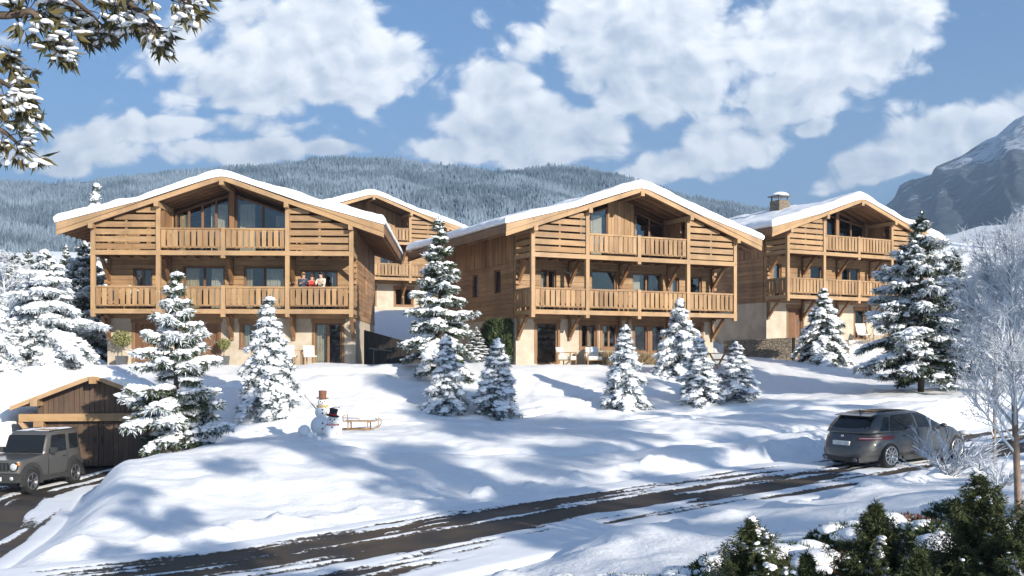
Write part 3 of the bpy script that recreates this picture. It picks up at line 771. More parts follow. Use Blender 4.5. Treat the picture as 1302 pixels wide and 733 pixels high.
chalet(FR_L, 'leftmost timber chalet, its balcony occupied by people and its front parallel to the view', 'timber chalets on the slope',
       [(1.25, 2.25, .02, 2.0, 'plank', 1, None), (4.1, 5.2, .02, 2.0, 'plank', 1, None), (6.3, 7.4, .85, 2.0, 'win', 2, [(0, .3, cu)]), (9.75, 11.05, .02, 2.02, 'door', 2, [(0, .48, cu)])],
       [(1.2, 2.1, Z1, 4.6, 'door', 2, [(0, .3, cu)]), (3.55, 5.5, Z1, 4.72, 'door', 2, [(0, .35, cw), (.62, 1, cu)]), (6.4, 8.35, Z1, 4.72, 'door', 2, [(0, .2, cw), (.5, 1, cu)]), (9.1, 10.85, Z1, 4.55, 'door', 3, [(.8, 1, cu)])],
       [(3.15, 5.72, Z2+.02, 9, 4, [(.05, .25, cw), (.62, .98, cu)], 'slope'), (5.98, 8.6, Z2+.02, 9, 2, [(.05, .35, cu), (.7, .95, cu)], 'slope')],
       right=((6, 7, 3.5, 4.6),), seed=1)
chalet(FR_M, 'middle timber chalet with two narrow windows in its dark left side wall', 'timber chalets on the slope',
       [(1.12, 2.3, .02, 2.05, 'door', 1, None), (3.62, 4.5, .8, 2.0, 'win', 2, [(.5, 1, cu)]), (4.82, 5.7, .8, 2.0, 'win', 2, [(0, .5, cu)]), (6.75, 7.55, .6, 2.0, 'win', 1, None), (7.8, 8.6, .6, 2.0, 'win', 1, None), (10.15, 10.95, .02, 2.0, 'plank', 1, None)],
       [(1.33, 2.2, Z1, 4.65, 'door', 2, [(0, .5, cu)]), (4.2, 5.68, Z1, 4.72, 'door', 1, None), (6.62, 8.4, Z1, 4.68, 'door', 2, [(0, .4, cu)]), (8.95, 9.5, 3.4, 4.5, 'win', 1, [(.4, 1, cu)]), (10.2, 10.95, Z1, 4.6, 'door', 1, None)],
       [(3.1, 5.2, Z2+.02, 9, 2, [(.55, .92, cu)], 'slope'), (6.75, 8.62, Z2+.02, 9, 2, [(0, .2, cu)], 'slope')],
       left=((3.5, 4.3, 3.55, 4.75), (6.3, 7.1, 3.5, 4.7), (4.6, 6.2, .5, 1.9)), seed=2, king=False)
chalet(FR_R, 'rightmost timber chalet with a snow capped chimney, raised on a stone terrace', 'timber chalets on the slope',
       [(1.75, 2.95, .02, 1.95, 'plank', 1, None), (5.0, 5.8, .7, 1.9, 'win', 1, None), (7.5, 8.4, .02, 1.95, 'door', 1, None), (9.8, 10.7, .7, 1.9, 'win', 1, None)],
       [(.6, 1.2, Z1, 4.6, 'door', 1, None), (3.6, 4.6, Z1, 4.6, 'door', 1, [(0, .5, cu)]), (6.3, 7.9, Z1, 4.6, 'door', 2, [(0, .4, cu)]), (9.3, 10.6, Z1, 4.6, 'door', 1, None)],
       [(3.1, 4.6, Z2+.02, 9, 1, [(.3, .9, cu)], 'slope'), (5.0, 8.3, Z2+.02, 9, 3, [(0, .25, cu), (.7, 1, cw)], 'slope')],
       left=(), seed=3, chimney=True)
chalet(FR_B, 'fourth timber chalet set back uphill, half hidden behind the leftmost chalet', 'timber chalets on the slope',
       [(2.0, 3.4, .6, 1.9, 'win', 2, None), (5.2, 6.6, .6, 1.9, 'win', 2, [(0, .5, cu)]), (8.2, 9.6, .6, 1.9, 'win', 2, None)],
       [(1.3, 2.2, Z1, 4.6, 'door', 1, None), (4.2, 5.6, Z1, 4.6, 'door', 2, None), (7.0, 8.4, Z1, 4.6, 'door', 2, None)],
       [], seed=4, king=True)
# ------------------------------------------------------------------ vegetation
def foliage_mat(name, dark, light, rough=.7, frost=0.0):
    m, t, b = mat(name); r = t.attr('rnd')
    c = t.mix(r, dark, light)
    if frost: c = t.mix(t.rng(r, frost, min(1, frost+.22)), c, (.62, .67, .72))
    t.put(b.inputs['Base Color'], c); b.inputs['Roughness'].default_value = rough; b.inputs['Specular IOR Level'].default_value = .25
    return m
M['needle'] = foliage_mat('fir_needles', (.018, .034, .016), (.085, .105, .042), .7, .60)
M['needle_blue'] = foliage_mat('blue_fir_needles', (.022, .042, .040), (.10, .135, .135), .7, .42)
M['yew'] = foliage_mat('yew_needles', (.016, .026, .010), (.062, .076, .028))
M['hedge'] = foliage_mat('hedge_leaves', (.018, .032, .014), (.075, .10, .04))
M['frost'] = foliage_mat('frosted_twigs', (.40, .44, .49), (.74, .78, .83))
M['frost_dim'] = foliage_mat('thinly_frosted_twigs', (.20, .20, .21), (.66, .69, .73))
M['leaf'] = foliage_mat('leathery_leaves', (.030, .036, .014), (.13, .105, .045), .45)
M['olive'] = foliage_mat('olive_leaves', (.13, .15, .055), (.34, .34, .15))
M['dry'] = foliage_mat('dry_grass', (.16, .11, .06), (.42, .32, .19))
M['bark'] = simple('bark', (.075, .055, .042), .9, 0, .4, 10, .5)
M['bark_pale'] = simple('pale_bark', (.22, .155, .115), .85, 0, .3, 8, .4)

def rand_dirs(r, n):
    v = r.normal(size=(n, 3)); return v/np.linalg.norm(v, axis=1)[:, None]
def tri_sprays(r, P, D, k, L, wd, spread, up=0.0):
    """k slender needle tufts at every axis point P, leaning along D"""
    P = np.repeat(P, k, 0); D = np.repeat(D, k, 0); n = len(P)
    d = D+rand_dirs(r, n)*spread; d[:, 2] += up; d /= np.linalg.norm(d, axis=1)[:, None]
    s = np.cross(d, rand_dirs(r, n)); s /= np.linalg.norm(s, axis=1)[:, None]+1e-9
    l = L*(.55+.9*r.random(n)); w_ = wd*(.6+.8*r.random(n))
    b = P+rand_dirs(r, n)*L*.12
    V = np.stack([b-s*w_[:, None]*.35, b+d*l[:, None]*.45+s*w_[:, None]*.5, b+d*l[:, None], b+d*l[:, None]*.45-s*w_[:, None]*.5], 1)
    Fc = np.arange(n*4).reshape(n, 4)
    return V.reshape(-1, 3), Fc
def lumps(r, P, size, flat=.6, D=None, stretch=1.35, n=1, jit=.45):
    v, f = ICO[n]; N = len(P); size = np.broadcast_to(np.asarray(size, float), (N,))
    j = 1+jit*(r.random((N, len(v)))-.5)
    V = v[None]*j[:, :, None]
    V = V*np.array([1, 1, flat])[None, None]
    if D is not None:
        dh = D.copy(); dh[:, 2] *= .8; dh /= np.linalg.norm(dh, axis=1)[:, None]+1e-9
        V = V+dh[:, None, :]*(V*dh[:, None, :]).sum(-1)[..., None]*(stretch-1)
    V = V*size[:, None, None]+P[:, None]
    Fc = (np.arange(N)*len(v))[:, None, None]+f[None]
    return V.reshape(-1, 3), Fc.reshape(-1, 3)
def tubes_np(segs, n=4):
    """segs: list of (pts, radii)"""
    mb = MB()
    for p, rr in segs: mb.tube(p, rr, n, 0, False)
    return mb
def conifer(name, h, w, seed, loc, label, group=None, rz=0.0, needle='needle', density=1.0, snow=1.0, droop=.28, start=.10, px=.03, bare=0.0, lean=(0, 0), power=.85, irregular=.35, whorls=None, lump=1.0, cat='conifer'):
    r = np.random.default_rng(seed); rnd = random.Random(seed)
    root = empty(name, loc, rz, label, cat, group)
    nw = int((whorls or max(9, h*4.0))*.74); axP = []; axD = []; axW = []; snP = []; snD = []; snS = []; segs = []
    for k in range(nw):
        f = k/(nw-1); z = h*(start+(.955-start)*f**.92)
        Rk = w/2*max(.06, (1-f)**power)*(1.05 if f > .06 else .85)
        nb = rnd.choice([4, 4, 5, 5, 6]) if f < .85 else 4
        a0 = rnd.random()*2*PI
        for b in range(nb):
            if rnd.random() < bare: continue
            az = a0+2*PI*b/nb+rnd.uniform(-.35, .35); Rb = Rk*(1-irregular/2+irregular*rnd.random()*1.3); zz = z+rnd.uniform(-.5, .5)*h/nw
            rise = rnd.uniform(.0, .22)+.45*f; dr = droop*rnd.uniform(.7, 1.4)*(1-f*.5)
            ca, sa = math.cos(az), math.sin(az)
            def pt(s): return np.array([ca*Rb*s+lean[0]*zz, sa*Rb*s+lean[1]*zz, zz+Rb*(rise*s-dr*s*s*1.6+.12*s**4)])
            segs.append(([pt(0), pt(.5), pt(1)], [.012*h*.35*(1-f)+.008, .006+.006*(1-f), .003]))
            ns = max(3, int(Rb/(.10))+1)
            out = np.array([ca, sa, 0]); sd_ = np.array([-sa, ca, 0])
            for i in range(ns):
                s = .16+.84*(i+rnd.random()*.6)/ns; p = pt(min(s, 1)); dd = pt(min(1, s)+.02)-pt(min(1, s)-.02); dd /= np.linalg.norm(dd)
                axP.append(p); axD.append(dd); axW.append(1)
                snP.append(p); snD.append(dd); snS.append(.085*(1.15-.35*s)*(.7+.6*rnd.random())*(1+Rb*.16))
                for sg in (-1, 1):
                    tl = Rb*.36*(1.08-s)**.6*rnd.uniform(.5, 1.25)+.05
                    td = out*.62+sd_*sg*.75; td[2] = -.12-.25*rnd.random(); td /= np.linalg.norm(td)
                    m_ = max(2, int(tl/.09))
                    for q in range(m_):
                        fr = (q+.7)/m_; tp = p+td*tl*fr+np.array([0, 0, -.10*tl*fr*fr])
                        axP.append(tp); axD.append(td); axW.append(.8)
                        if rnd.random() < .97: snP.append(tp); snD.append(td); snS.append(.072*(.55+.9*rnd.random())*(1.1-.25*fr)*(1+Rb*.1))
    for q in range(6): axP.append(np.array([lean[0]*h, lean[1]*h, h*(.93+.014*q)])); axD.append(np.array([0, 0, 1.])); axW.append(.6); snP.append(axP[-1]); snD.append(axD[-1]); snS.append(.06)
    axP = np.array(axP); axD = np.array(axD); snP = np.array(snP); snD = np.array(snD); snS = np.array(snS)
    mb = tubes_np(segs, 4)
    mb.tube([(0, 0, -.35), (lean[0]*h*.4, lean[1]*h*.4, h*.4), (lean[0]*h, lean[1]*h, h*.98)], [.016*h+.02, .011*h+.012, .008], 8)
    mb.build('trunk', M['bark'], root)
    V, Fc = tri_sprays(r, axP-np.array([0, 0, .03]), axD, max(2, int(9*density)), .15+px*1.2, .022+px*.35, .95, -.22)
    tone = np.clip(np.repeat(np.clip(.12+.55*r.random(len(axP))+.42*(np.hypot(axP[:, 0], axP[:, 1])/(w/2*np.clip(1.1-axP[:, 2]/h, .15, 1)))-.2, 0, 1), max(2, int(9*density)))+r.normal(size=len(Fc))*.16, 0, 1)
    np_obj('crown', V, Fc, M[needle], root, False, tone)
    # snow holds in patches along the boughs
    patch = vnoise(snP[:, 0]*2.6+seed, snP[:, 1]*2.6+snP[:, 2]*1.7, seed)
    keep = (patch > 1-snow*.78) & (r.random(len(snP)) < .35+.6*snow)
    snP, snD, snS = snP[keep], snD[keep], snS[keep]
    V, Fc = lumps(r, snP+np.array([0, 0, .045])+r.normal(size=snP.shape)*.015, snS*(.62+.75*r.random(len(snS))**2)*lump, .62, snD, 1.55)
    np_obj('snow_load', V, Fc, M['snow_tree'], root, True)
    return root
def place_copy(src, loc, rz, sc, label, group=None):
    c = copy_tree(src); c.location = Vector(loc); c.rotation_euler = (0, 0, rz); c.scale = (sc[0], sc[0], sc[1]); c['label'] = label
    if group: c['group'] = group
    return c
def gat(px, Y):
    X = (px-CX)/F*Y; return (X, Y, gz(X, Y)-.04)
GC = 'snow laden conifers on the slope'
A = conifer('spruce', 5.35, 2.7, 3, gat(224, 29.6), 'big open snow laden spruce beside the wooden garage', GC, .3, 'needle', .9, .98, .22, .07, irregular=.55, power=.72, whorls=21, bare=.06)
Bt = conifer('spruce', 4.35, 2.55, 5, gat(341, 36), 'mid-sized spruce with drooping snow in front of the terrace dining table', GC, 1.1, 'needle_blue', .9, 1.12, .75, .05, irregular=.3, whorls=24, lump=1.15)
Ct = conifer('spruce', 6.7, 3.2, 7, gat(559, 42.5), 'tall snowy spruce in the gap between the leftmost and middle chalets', GC, 2.0, 'needle', 1.0, .98, .3, .06, irregular=.4, whorls=25)
Dt = conifer('young_fir', 3.0, 1.6, 9, gat(567, 38), 'young snow covered fir directly in front of the tall gap spruce', GC, .5, 'needle_blue', .9, 1.2, .5, .05, whorls=18, lump=1.15)
place_copy(Dt, gat(633, 38), 2.2, (1.12, .97), 'young snow covered fir in front of the green columnar hedge')
Ft = conifer('young_fir', 3.2, 1.75, 13, gat(795, 38.5), 'young snowy fir on the slope before the dry grasses of the middle chalet', GC, .2, 'needle_blue', .9, 1.22, .6, .04, whorls=19, lump=1.15)
Gt = conifer('young_fir', 3.5, 2.6, 15, gat(864, 44), 'broad snowy fir nearest the middle chalet\'s right corner', GC, .9, 'needle_blue', 1.0, 1.2, .55, .04, whorls=18, lump=1.2)
place_copy(Ft, gat(889, 39), 2.6, (1.0, .80), 'short snowy fir overlapping the broad fir\'s right side')
place_copy(Dt, gat(936, 39.5), 4.0, (1.05, .80), 'small snowy fir standing rightmost in front of the middle chalet')
Jt = conifer('spruce', 4.15, 3.3, 17, gat(1047, 54), 'spruce with drooping snow before the stone terrace of the rightmost chalet', GC, .4, 'needle', 1.0, 1.05, .7, .04, whorls=19, lump=1.25)
Kt = conifer('spruce', 7.3, 4.3, 19, gat(1171, 40), 'tallest dark spruce with bare trunk foot before the rightmost chalet\'s corner', GC, 1.3, 'needle', 1.15, .84, .30, .12, irregular=.5, power=.72, whorls=26, bare=.04, lump=.95)
place_copy(Kt, gat(1212, 46), 3.4, (.95, .86), 'second dark spruce half hidden behind the tallest one')
place_copy(Ct, gat(606, 46.2), 2.0, (.42, .25), 'knee high snowy fir beside the dark side wall of the middle chalet')
# left edge
def by_top(src, h0, px, py_top, Y, wsc, rz, label, group=None):
    p = gat(px, Y); sc = (ZC-(py_top-HY)/F*Y-p[2])/h0; return place_copy(src, p, rz, (sc*wsc, sc), label, group)
Lt = conifer('spruce', 4.9, 4.0, 29, gat(58, 41), 'broad snow covered conifer behind the garage roof', None, 1.0, 'needle_blue', .9, 1.0, .5, .04, irregular=.5, power=.65, whorls=26, lump=1.15)

by_top(Kt, 7.3, 106, 308, 51, 1.0, .4, 'blue shaded conifer touching the left end of the leftmost chalet')
by_top(Bt, 4.35, 122, 235, 75, .62, .8, 'tall conifer whose white tip shows above the leftmost chalet\'s roof')
by_top(Bt, 4.35, -14, 345, 37, 1.0, .2, 'snowy conifer cut by the left picture edge beside the garage')
by_top(Kt, 7.3, 18, 322, 56, 1.1, 2.4, 'blue conifer behind the trees at the left edge')
by_top(Kt, 7.3, 36, 318, 64, 1.0, .3, 'distant bluish conifer left of the broad garage conifer')
by_top(Ct, 6.7, 84, 312, 68, .9, 1.3, 'distant snowy conifer seen over the broad garage conifer')
by_top(Bt, 4.35, 14, 415, 39.5, 1.3, 2.6, 'snow heavy conifer low between garage roof and left edge')
# frosted bare trees
def bare_tree(name, h, seed, loc, label, group=None, mat_='frost', spread=.55, levels=4, r0=None, trunk_mat='bark_pale', twigs=1.0, first=.18, cat='tree', thick=1.0, upw=.25, rz=0, straight=1.0):
    rnd = random.Random(seed); root = empty(name, loc, rz, label, cat, group); tr = MB(); tw = MB(); r0 = r0 or h*.013
    def grow(p, d, L, rad, lev):
        pts = [p]; q = p.copy(); dd = d.copy(); n = 5 if lev == 0 else 4
        for i in range(n):
            dd = (dd+Vector((rnd.uniform(-1, 1), rnd.uniform(-1, 1), rnd.uniform(-.6, 1)*.6+upw*.3))*(.07*straight if lev == 0 else .17)).normalized()
            q = q+dd*L/n; pts.append(q.copy())
        rr = [max(.0035*thick, rad*(1-.62*i/n)) for i in range(n+1)]
        (tr if lev == 0 else tw).tube(pts, rr, 7 if lev == 0 else 4 if lev < 3 else 3, 0, False)
        if lev >= levels: return
        nb = {0: int(20*twigs), 1: int(8*twigs), 2: int(5*twigs), 3: 4}.get(lev, 3)
        for k in range(nb):
            f = first+(1-first)*((k+rnd.random())/nb) if lev == 0 else .2+.8*(k+rnd.random())/nb
            i = min(n-1, int(f*n)); t_ = f*n-i; bp = pts[i].lerp(pts[i+1], t_); ax = (pts[i+1]-pts[i]).normalized()
            o = ax.orthogonal().normalized(); o.rotate(Matrix.Rotation(rnd.random()*2*PI, 3, ax))
            bd = (ax*rnd.uniform(.5, .9)+o*rnd.uniform(.6, 1.0)*spread*1.5+Vector((0, 0, upw*.5))).normalized()
            l2 = L*(.42 if lev == 0 else .52)*(1.15-f*.75)*rnd.uniform(.7, 1.2)
            grow(bp, bd, max(.12, l2), max(.0035*thick, rad*(.40 if lev == 0 else .5)), lev+1)
    grow(Vector((0, 0, -.2)), Vector((rnd.uniform(-.04, .04)*straight, rnd.uniform(-.04, .04)*straight, 1)).normalized(), h, r0, 0)
    tr.build('trunk', M[trunk_mat], root); tw.build('crown', M[mat_], root)
    return root
GB = 'frosted bare trees at the right'
b1 = bare_tree('bare_tree', 5.2, 2, gat(1265, 27), 'frosted bare birch filling the right edge above the road', GB, 'frost', .5, 4, r0=.05, thick=1.7)
b2 = bare_tree('bare_tree', 6.0, 4, gat(1292, 38), 'frost white bare tree behind the birch at the right edge', GB, 'frost', .6, 4, r0=.07, thick=2.4, trunk_mat='frost')
b3 = bare_tree('bare_tree', 6.5, 6, gat(1218, 84), 'round frost white bare tree on the hillside beside the rightmost roof', GB, 'frost', .85, 4, first=.08, twigs=1.2, thick=4, trunk_mat='frost')
def copyb(s, px, Y, sc, rz, lab):
    place_copy(s, gat(px, Y), rz, (sc, sc), lab, GB)
copyb(b2, 1340, 42, 1.05, 1.0, 'frosted tree half outside the right picture edge')
copyb(b3, 1262, 100, .8, 2.0, 'smaller frosted tree uphill at right of the round one')
copyb(b3, 1300, 130, .9, 4.0, 'frosted tree on the hillside at the far right edge')
copyb(b3, 45, 48, .72, 1.0, 'frost covered bare tree tangled among the left conifers')
copyb(b3, 10, 46, .8, 3.0, 'frost covered bare tree beside the left picture edge')
copyb(b3, 92, 60, .8, 5.0, 'frosted tree showing under the left eave of the leftmost chalet')
b4 = bare_tree('bare_tree', 3.4, 8, gat(1296, 12.2), 'foreground birch with pale brown trunk at the right picture edge', GB, 'frost', .55, 4, r0=.05, first=.3, thick=.5, straight=.25, twigs=1.35)
# leaning twiggy shrub beside the car
def twig_shrub(loc, h, seed, label, n=34):
    rnd = random.Random(seed); root = empty('frosted_shrub', loc, 0, label, 'shrub'); st = MB(); tw = MB()
    for k in range(n):
        a = rnd.uniform(0, 2*PI); d = Vector((math.cos(a)*.75, math.sin(a)*.6, rnd.uniform(.35, 1.1))).normalized(); L = h*rnd.uniform(.6, 1.1); pts = [Vector((rnd.uniform(-.12, .12), rnd.uniform(-.12, .12), -.05))]
        for i in range(5): d = (d+Vector((rnd.uniform(-.2, .2), rnd.uniform(-.2, .2), -.05))).normalized(); pts.append(pts[-1]+d*L/5)
        st.tube(pts, [.016, .014, .012, .010, .008, .005], 4, 0, False)
        for i in range(2, 6):
            for q in range(3):
                e = (d+Vector((rnd.uniform(-1, 1), rnd.uniform(-1, 1), rnd.uniform(-.3, .7)))*.7).normalized(); l = rnd.uniform(.12, .32)*h
                tw.tube([pts[i], pts[i]+e*l*.5+Vector((0, 0, .01)), pts[i]+e*l], [.011, .010, .006], 3, 0, False)
    st.build('stems', M['frost_dim'], root); tw.build('twigs', M['frost'], root); return root
twig_shrub(gat(1206, 23.2), 1.2, 4, 'frost covered twiggy shrub hiding the front of the grey hatchback', 40)
twig_shrub(gat(1272, 20.5), .8, 6, 'low frosted shrub under the right hand birches', 22)

# foreground evergreens
def ev(px, py_top, Y, w, seed, label, lean=(0, 0), start=.04):
    X = (px-CX)/F*Y; z0 = gz(X, Y)-.12; h = ZC-(py_top-HY)/F*Y-z0
    o = conifer('evergreen_shrub', h*4, w*4, seed, (X, Y, z0), label, 'dark evergreens in the foreground', seed*1.3, 'yew', .55, .17, -.15, start, .026, irregular=.75, power=.88, whorls=44, lump=1.0, lean=lean, cat='evergreen')
    o.scale = (1/4,)*3
    for c in o.children:
        if c.name.startswith('snow_load'): c['kind'] = 'stuff'
    return o
ev(958, 657, 8.6, .68, 3, 'pointed dark evergreen nearest the middle of the bottom edge', (.03, 0))
ev(1118, 636, 8.3, .74, 5, 'broad dark evergreen at the bottom, between the pointed and the tallest one', (-.04, 0))
ev(1256, 597, 7.8, .86, 7, 'tallest dark evergreen, in the bottom right corner', (.05, 0))
ev(1026, 702, 7.6, .36, 9, 'little evergreen tip rising beside the pointed evergreen')
ev(1175, 702, 7.2, .5, 11, 'low evergreen filling in left of the tallest one', (.08, 0))
ev(1306, 650, 7.3, .6, 13, 'evergreen cut by the right picture edge beside the tallest one', (-.05, 0))
# low leafy shrubs under snow pads
def low_shrub(loc, w, d, h, seed, label, rust=.0):
    r = np.random.default_rng(seed); root = empty('low_shrub', loc, r.uniform(0, 3), label, 'shrub', 'low snow covered shrubs on the bank')
    n = int(420*w*d/.5); a = r.uniform(0, 2*PI, n); q = np.sqrt(r.random(n)); x = np.cos(a)*q*w/2; y = np.sin(a)*q*d/2; z = h*(1-q**2)**.6*(.35+.65*r.random(n))
    P = np.stack([x, y, z], 1); D = np.stack([x/w*1.5, y/d*1.5, .5+0*x], 1); D /= np.linalg.norm(D, axis=1)[:, None]
    V, Fc = tri_sprays(r, P, D, 7, .085, .024, .9, .15)
    np_obj('crown', V, Fc, M['rustleaf'] if rust else M['hedge'], root, False, np.clip(r.random(len(Fc)), 0, 1))
    m = max(5, int(9*w*d)); a = r.uniform(0, 2*PI, m); q = np.sqrt(r.random(m))*.85
    Pp = np.stack([np.cos(a)*q*w/2, np.sin(a)*q*d/2, h*(1-q**2)**.6*.95+.02], 1)
    for q in range(m):
        V, Fc = lumps(r, Pp[q:q+1], np.array([(.08+.13*r.random())*min(w, 1.2)]), .42, None, 1, 2, .22); np_obj('snow_pad', V, Fc, M['snow'], root, True)
    k = max(10, int(90*w*d)); sel = P[r.integers(0, n, k)]
    V, Fc = lumps(r, sel+np.array([0, 0, .03]), .02+.035*r.random(k), .6, None, 1, 1); np_obj('snow_tufts', V, Fc, M['snow_tree'], root, True)['kind'] = 'stuff'
    mb = MB()
    for i in range(8): mb.tube([(0, 0, -.1), tuple(P[r.integers(0, n)])], [.012, .004], 4, 0, False)
    mb.build('stems', M['bark'], root); return root
M['rustleaf'] = foliage_mat('rusty_leaves', (.05, .025, .018), (.16, .07, .045))
LS = [(880, 715, 9.9, 1.0, .3, 0, 'low shrub under thick snow at the left end of the bank'), (800, 722, 11.2, 1.1, .26, 0, 'leafy snow hummock by the lower road edge'), (930, 690, 11.3, 1.1, .3, 0, 'snow capped shrub behind the pointed evergreen'),
      (1010, 668, 11.8, 1.3, .32, 0, 'snow capped shrub right of the pointed evergreen\'s tip'), (1060, 690, 10.2, 1.2, .3, 1, 'rusty leaved shrub under snow on the bank'), (1085, 655, 12.6, 1.3, .34, 0, 'snow laden shrub crowning the middle of the bank'),
      (1150, 645, 13.0, 1.2, .3, 1, 'dark rusty shrub behind the broad evergreen'), (1190, 660, 11.2, 1.2, .34, 0, 'snow padded shrub left of the tallest evergreen'), (1225, 625, 13.5, 1.0, .28, 0, 'small snowy shrub at the foot of the right hand birch'),
      (1045, 712, 8.9, .9, .28, 0, 'leafy shrub with snow tufts at the bottom between two evergreens'), (720, 728, 12.8, 1.0, .2, 0, 'flat snow hummock with leaf tips at the bottom edge'), (1285, 650, 11.0, 1.0, .3, 0, 'snowy shrub beside the birch trunk')]
for i, (px, py, Y, w_, h_, ru, lab) in enumerate(LS):
    low_shrub(gat(px, Y), w_*1.0, w_*.8, h_*.85, 100+i, lab, ru)

# columnar hedge, potted olive, dry grasses
def hedge(loc, w, d, h, seed, label):
    r = np.random.default_rng(seed); root = empty('hedge_column', loc, FR_M[3], label, 'hedge'); n = 2600
    P = np.stack([r.uniform(-w/2, w/2, n), r.uniform(-d/2, d/2, n), r.uniform(0, h, n)], 1)
    k = r.integers(0, 3, n); P[k == 0, 0] = np.sign(P[k == 0, 0])*w/2; P[k == 1, 1] = -d/2; P[:, :2] += r.normal(size=(n, 2))*.06
    V, Fc = tri_sprays(r, P, np.tile(np.array([[0, -.2, .9]]), (n, 1)), 6, .17, .06, .7, .2)
    np_obj('crown', V, Fc, M['hedge'], root, False, r.random(len(Fc)))
    mb = MB(); mb.tube([(0, 0, -.2), (0, 0, h*.8)], [.06, .02], 6); mb.build('trunk', M['bark'], root)
p = to_world(FR_M, -.62, 2.55); hedge((p.x, p.y, FR_M[2]-.05), .95, .9, 2.12, 5, 'clipped green columnar hedge at the left corner of the middle chalet')
def potted(loc, label, h=1.7, cr=.36, pot=True, seed=1, mat_='olive'):
    r = np.random.default_rng(seed); root = empty('potted_shrub', loc, 0, label, 'potted plant')
    if pot:
        m = MB(); m.hexa([(-.19, -.19, 0), (.19, -.19, 0), (.19, .19, 0), (-.19, .19, 0), (-.23, -.23, .42), (.23, -.23, .42), (.23, .23, .42), (-.23, .23, .42)]); m.box(-.2, .2, -.2, .2, .422, .435); m.build('planter', M['zinc'], root)
    m = MB(); m.tube([(0, 0, .3 if pot else -.1), (.02, .01, h*.6), (0, 0, h*.8)], [.025, .02, .01], 6)
    for q in range(7): a = q*.9; m.tube([(0, 0, h*.7), (math.cos(a)*cr*.6, math.sin(a)*cr*.6, h*(.8+.03*q))], [.01, .004], 4, 0, False)
    m.build('trunk', M['bark_pale'], root)
    d_ = rand_dirs(r, 420)*(r.random(420)**.4)[:, None]*cr*np.array([1, 1, .8]); P = d_+np.array([0, 0, h-.25])
    V, Fc = tri_sprays(r, P, rand_dirs(r, 420), 5, .10, .035, .6); np_obj('crown', V, Fc, M[mat_], root, False, r.random(len(Fc)))
p = to_world(FR_L, .85, 1.25); potted((p.x, p.y, FR_L[2]), 'pale olive bush in a square grey planter left of the first door', 1.5, .48)
p = to_world(FR_L, 5.55, 1.35); potted((p.x, p.y, FR_L[2]), 'thin olive bush beside the second plank door', 1.25, .28, True, 4)
def dry_grass(loc, w, h, seed, label):
    r = np.random.default_rng(seed); root = empty('dry_grass_clump', loc, 0, label, 'grass clump', 'dry grass clumps along the middle chalet'); n = 420
    P = np.stack([r.normal(size=n)*w*.22, r.normal(size=n)*w*.14, 0*r.random(n)], 1); D = np.stack([P[:, 0]/w*1.6+r.normal(size=n)*.15, r.normal(size=n)*.2, np.ones(n)], 1); D /= np.linalg.norm(D, axis=1)[:, None]
    V, Fc = tri_sprays(r, P, D, 3, h, .018, .25); np_obj('blades', V, Fc, M['dry'], root, False, r.random(len(Fc)))
for i, (x, y, w_, h_, lab) in enumerate([(4.6, .9, 1.1, .62, 'dry grass clump right of the armchairs under the first windows'), (5.7, .95, 1.2, .7, 'taller dry grass clump under the middle chalet\'s window pair'), (6.6, .9, 1.0, .55, 'dry grass clump behind the young fir'), (8.0, 1.0, 1.0, .5, 'dry grass clump half hidden by the broad fir')]):
    p = to_world(FR_M, x, y); dry_grass((p.x, p.y, FR_M[2]-.05), w_, h_, 40+i, lab)
p = to_world(FR_R, 9.4, -.3); dry_grass((p.x, p.y, FR_R[2]-.2), 2.0, .8, 47, 'wide dry grass clump on the rightmost chalet\'s terrace')

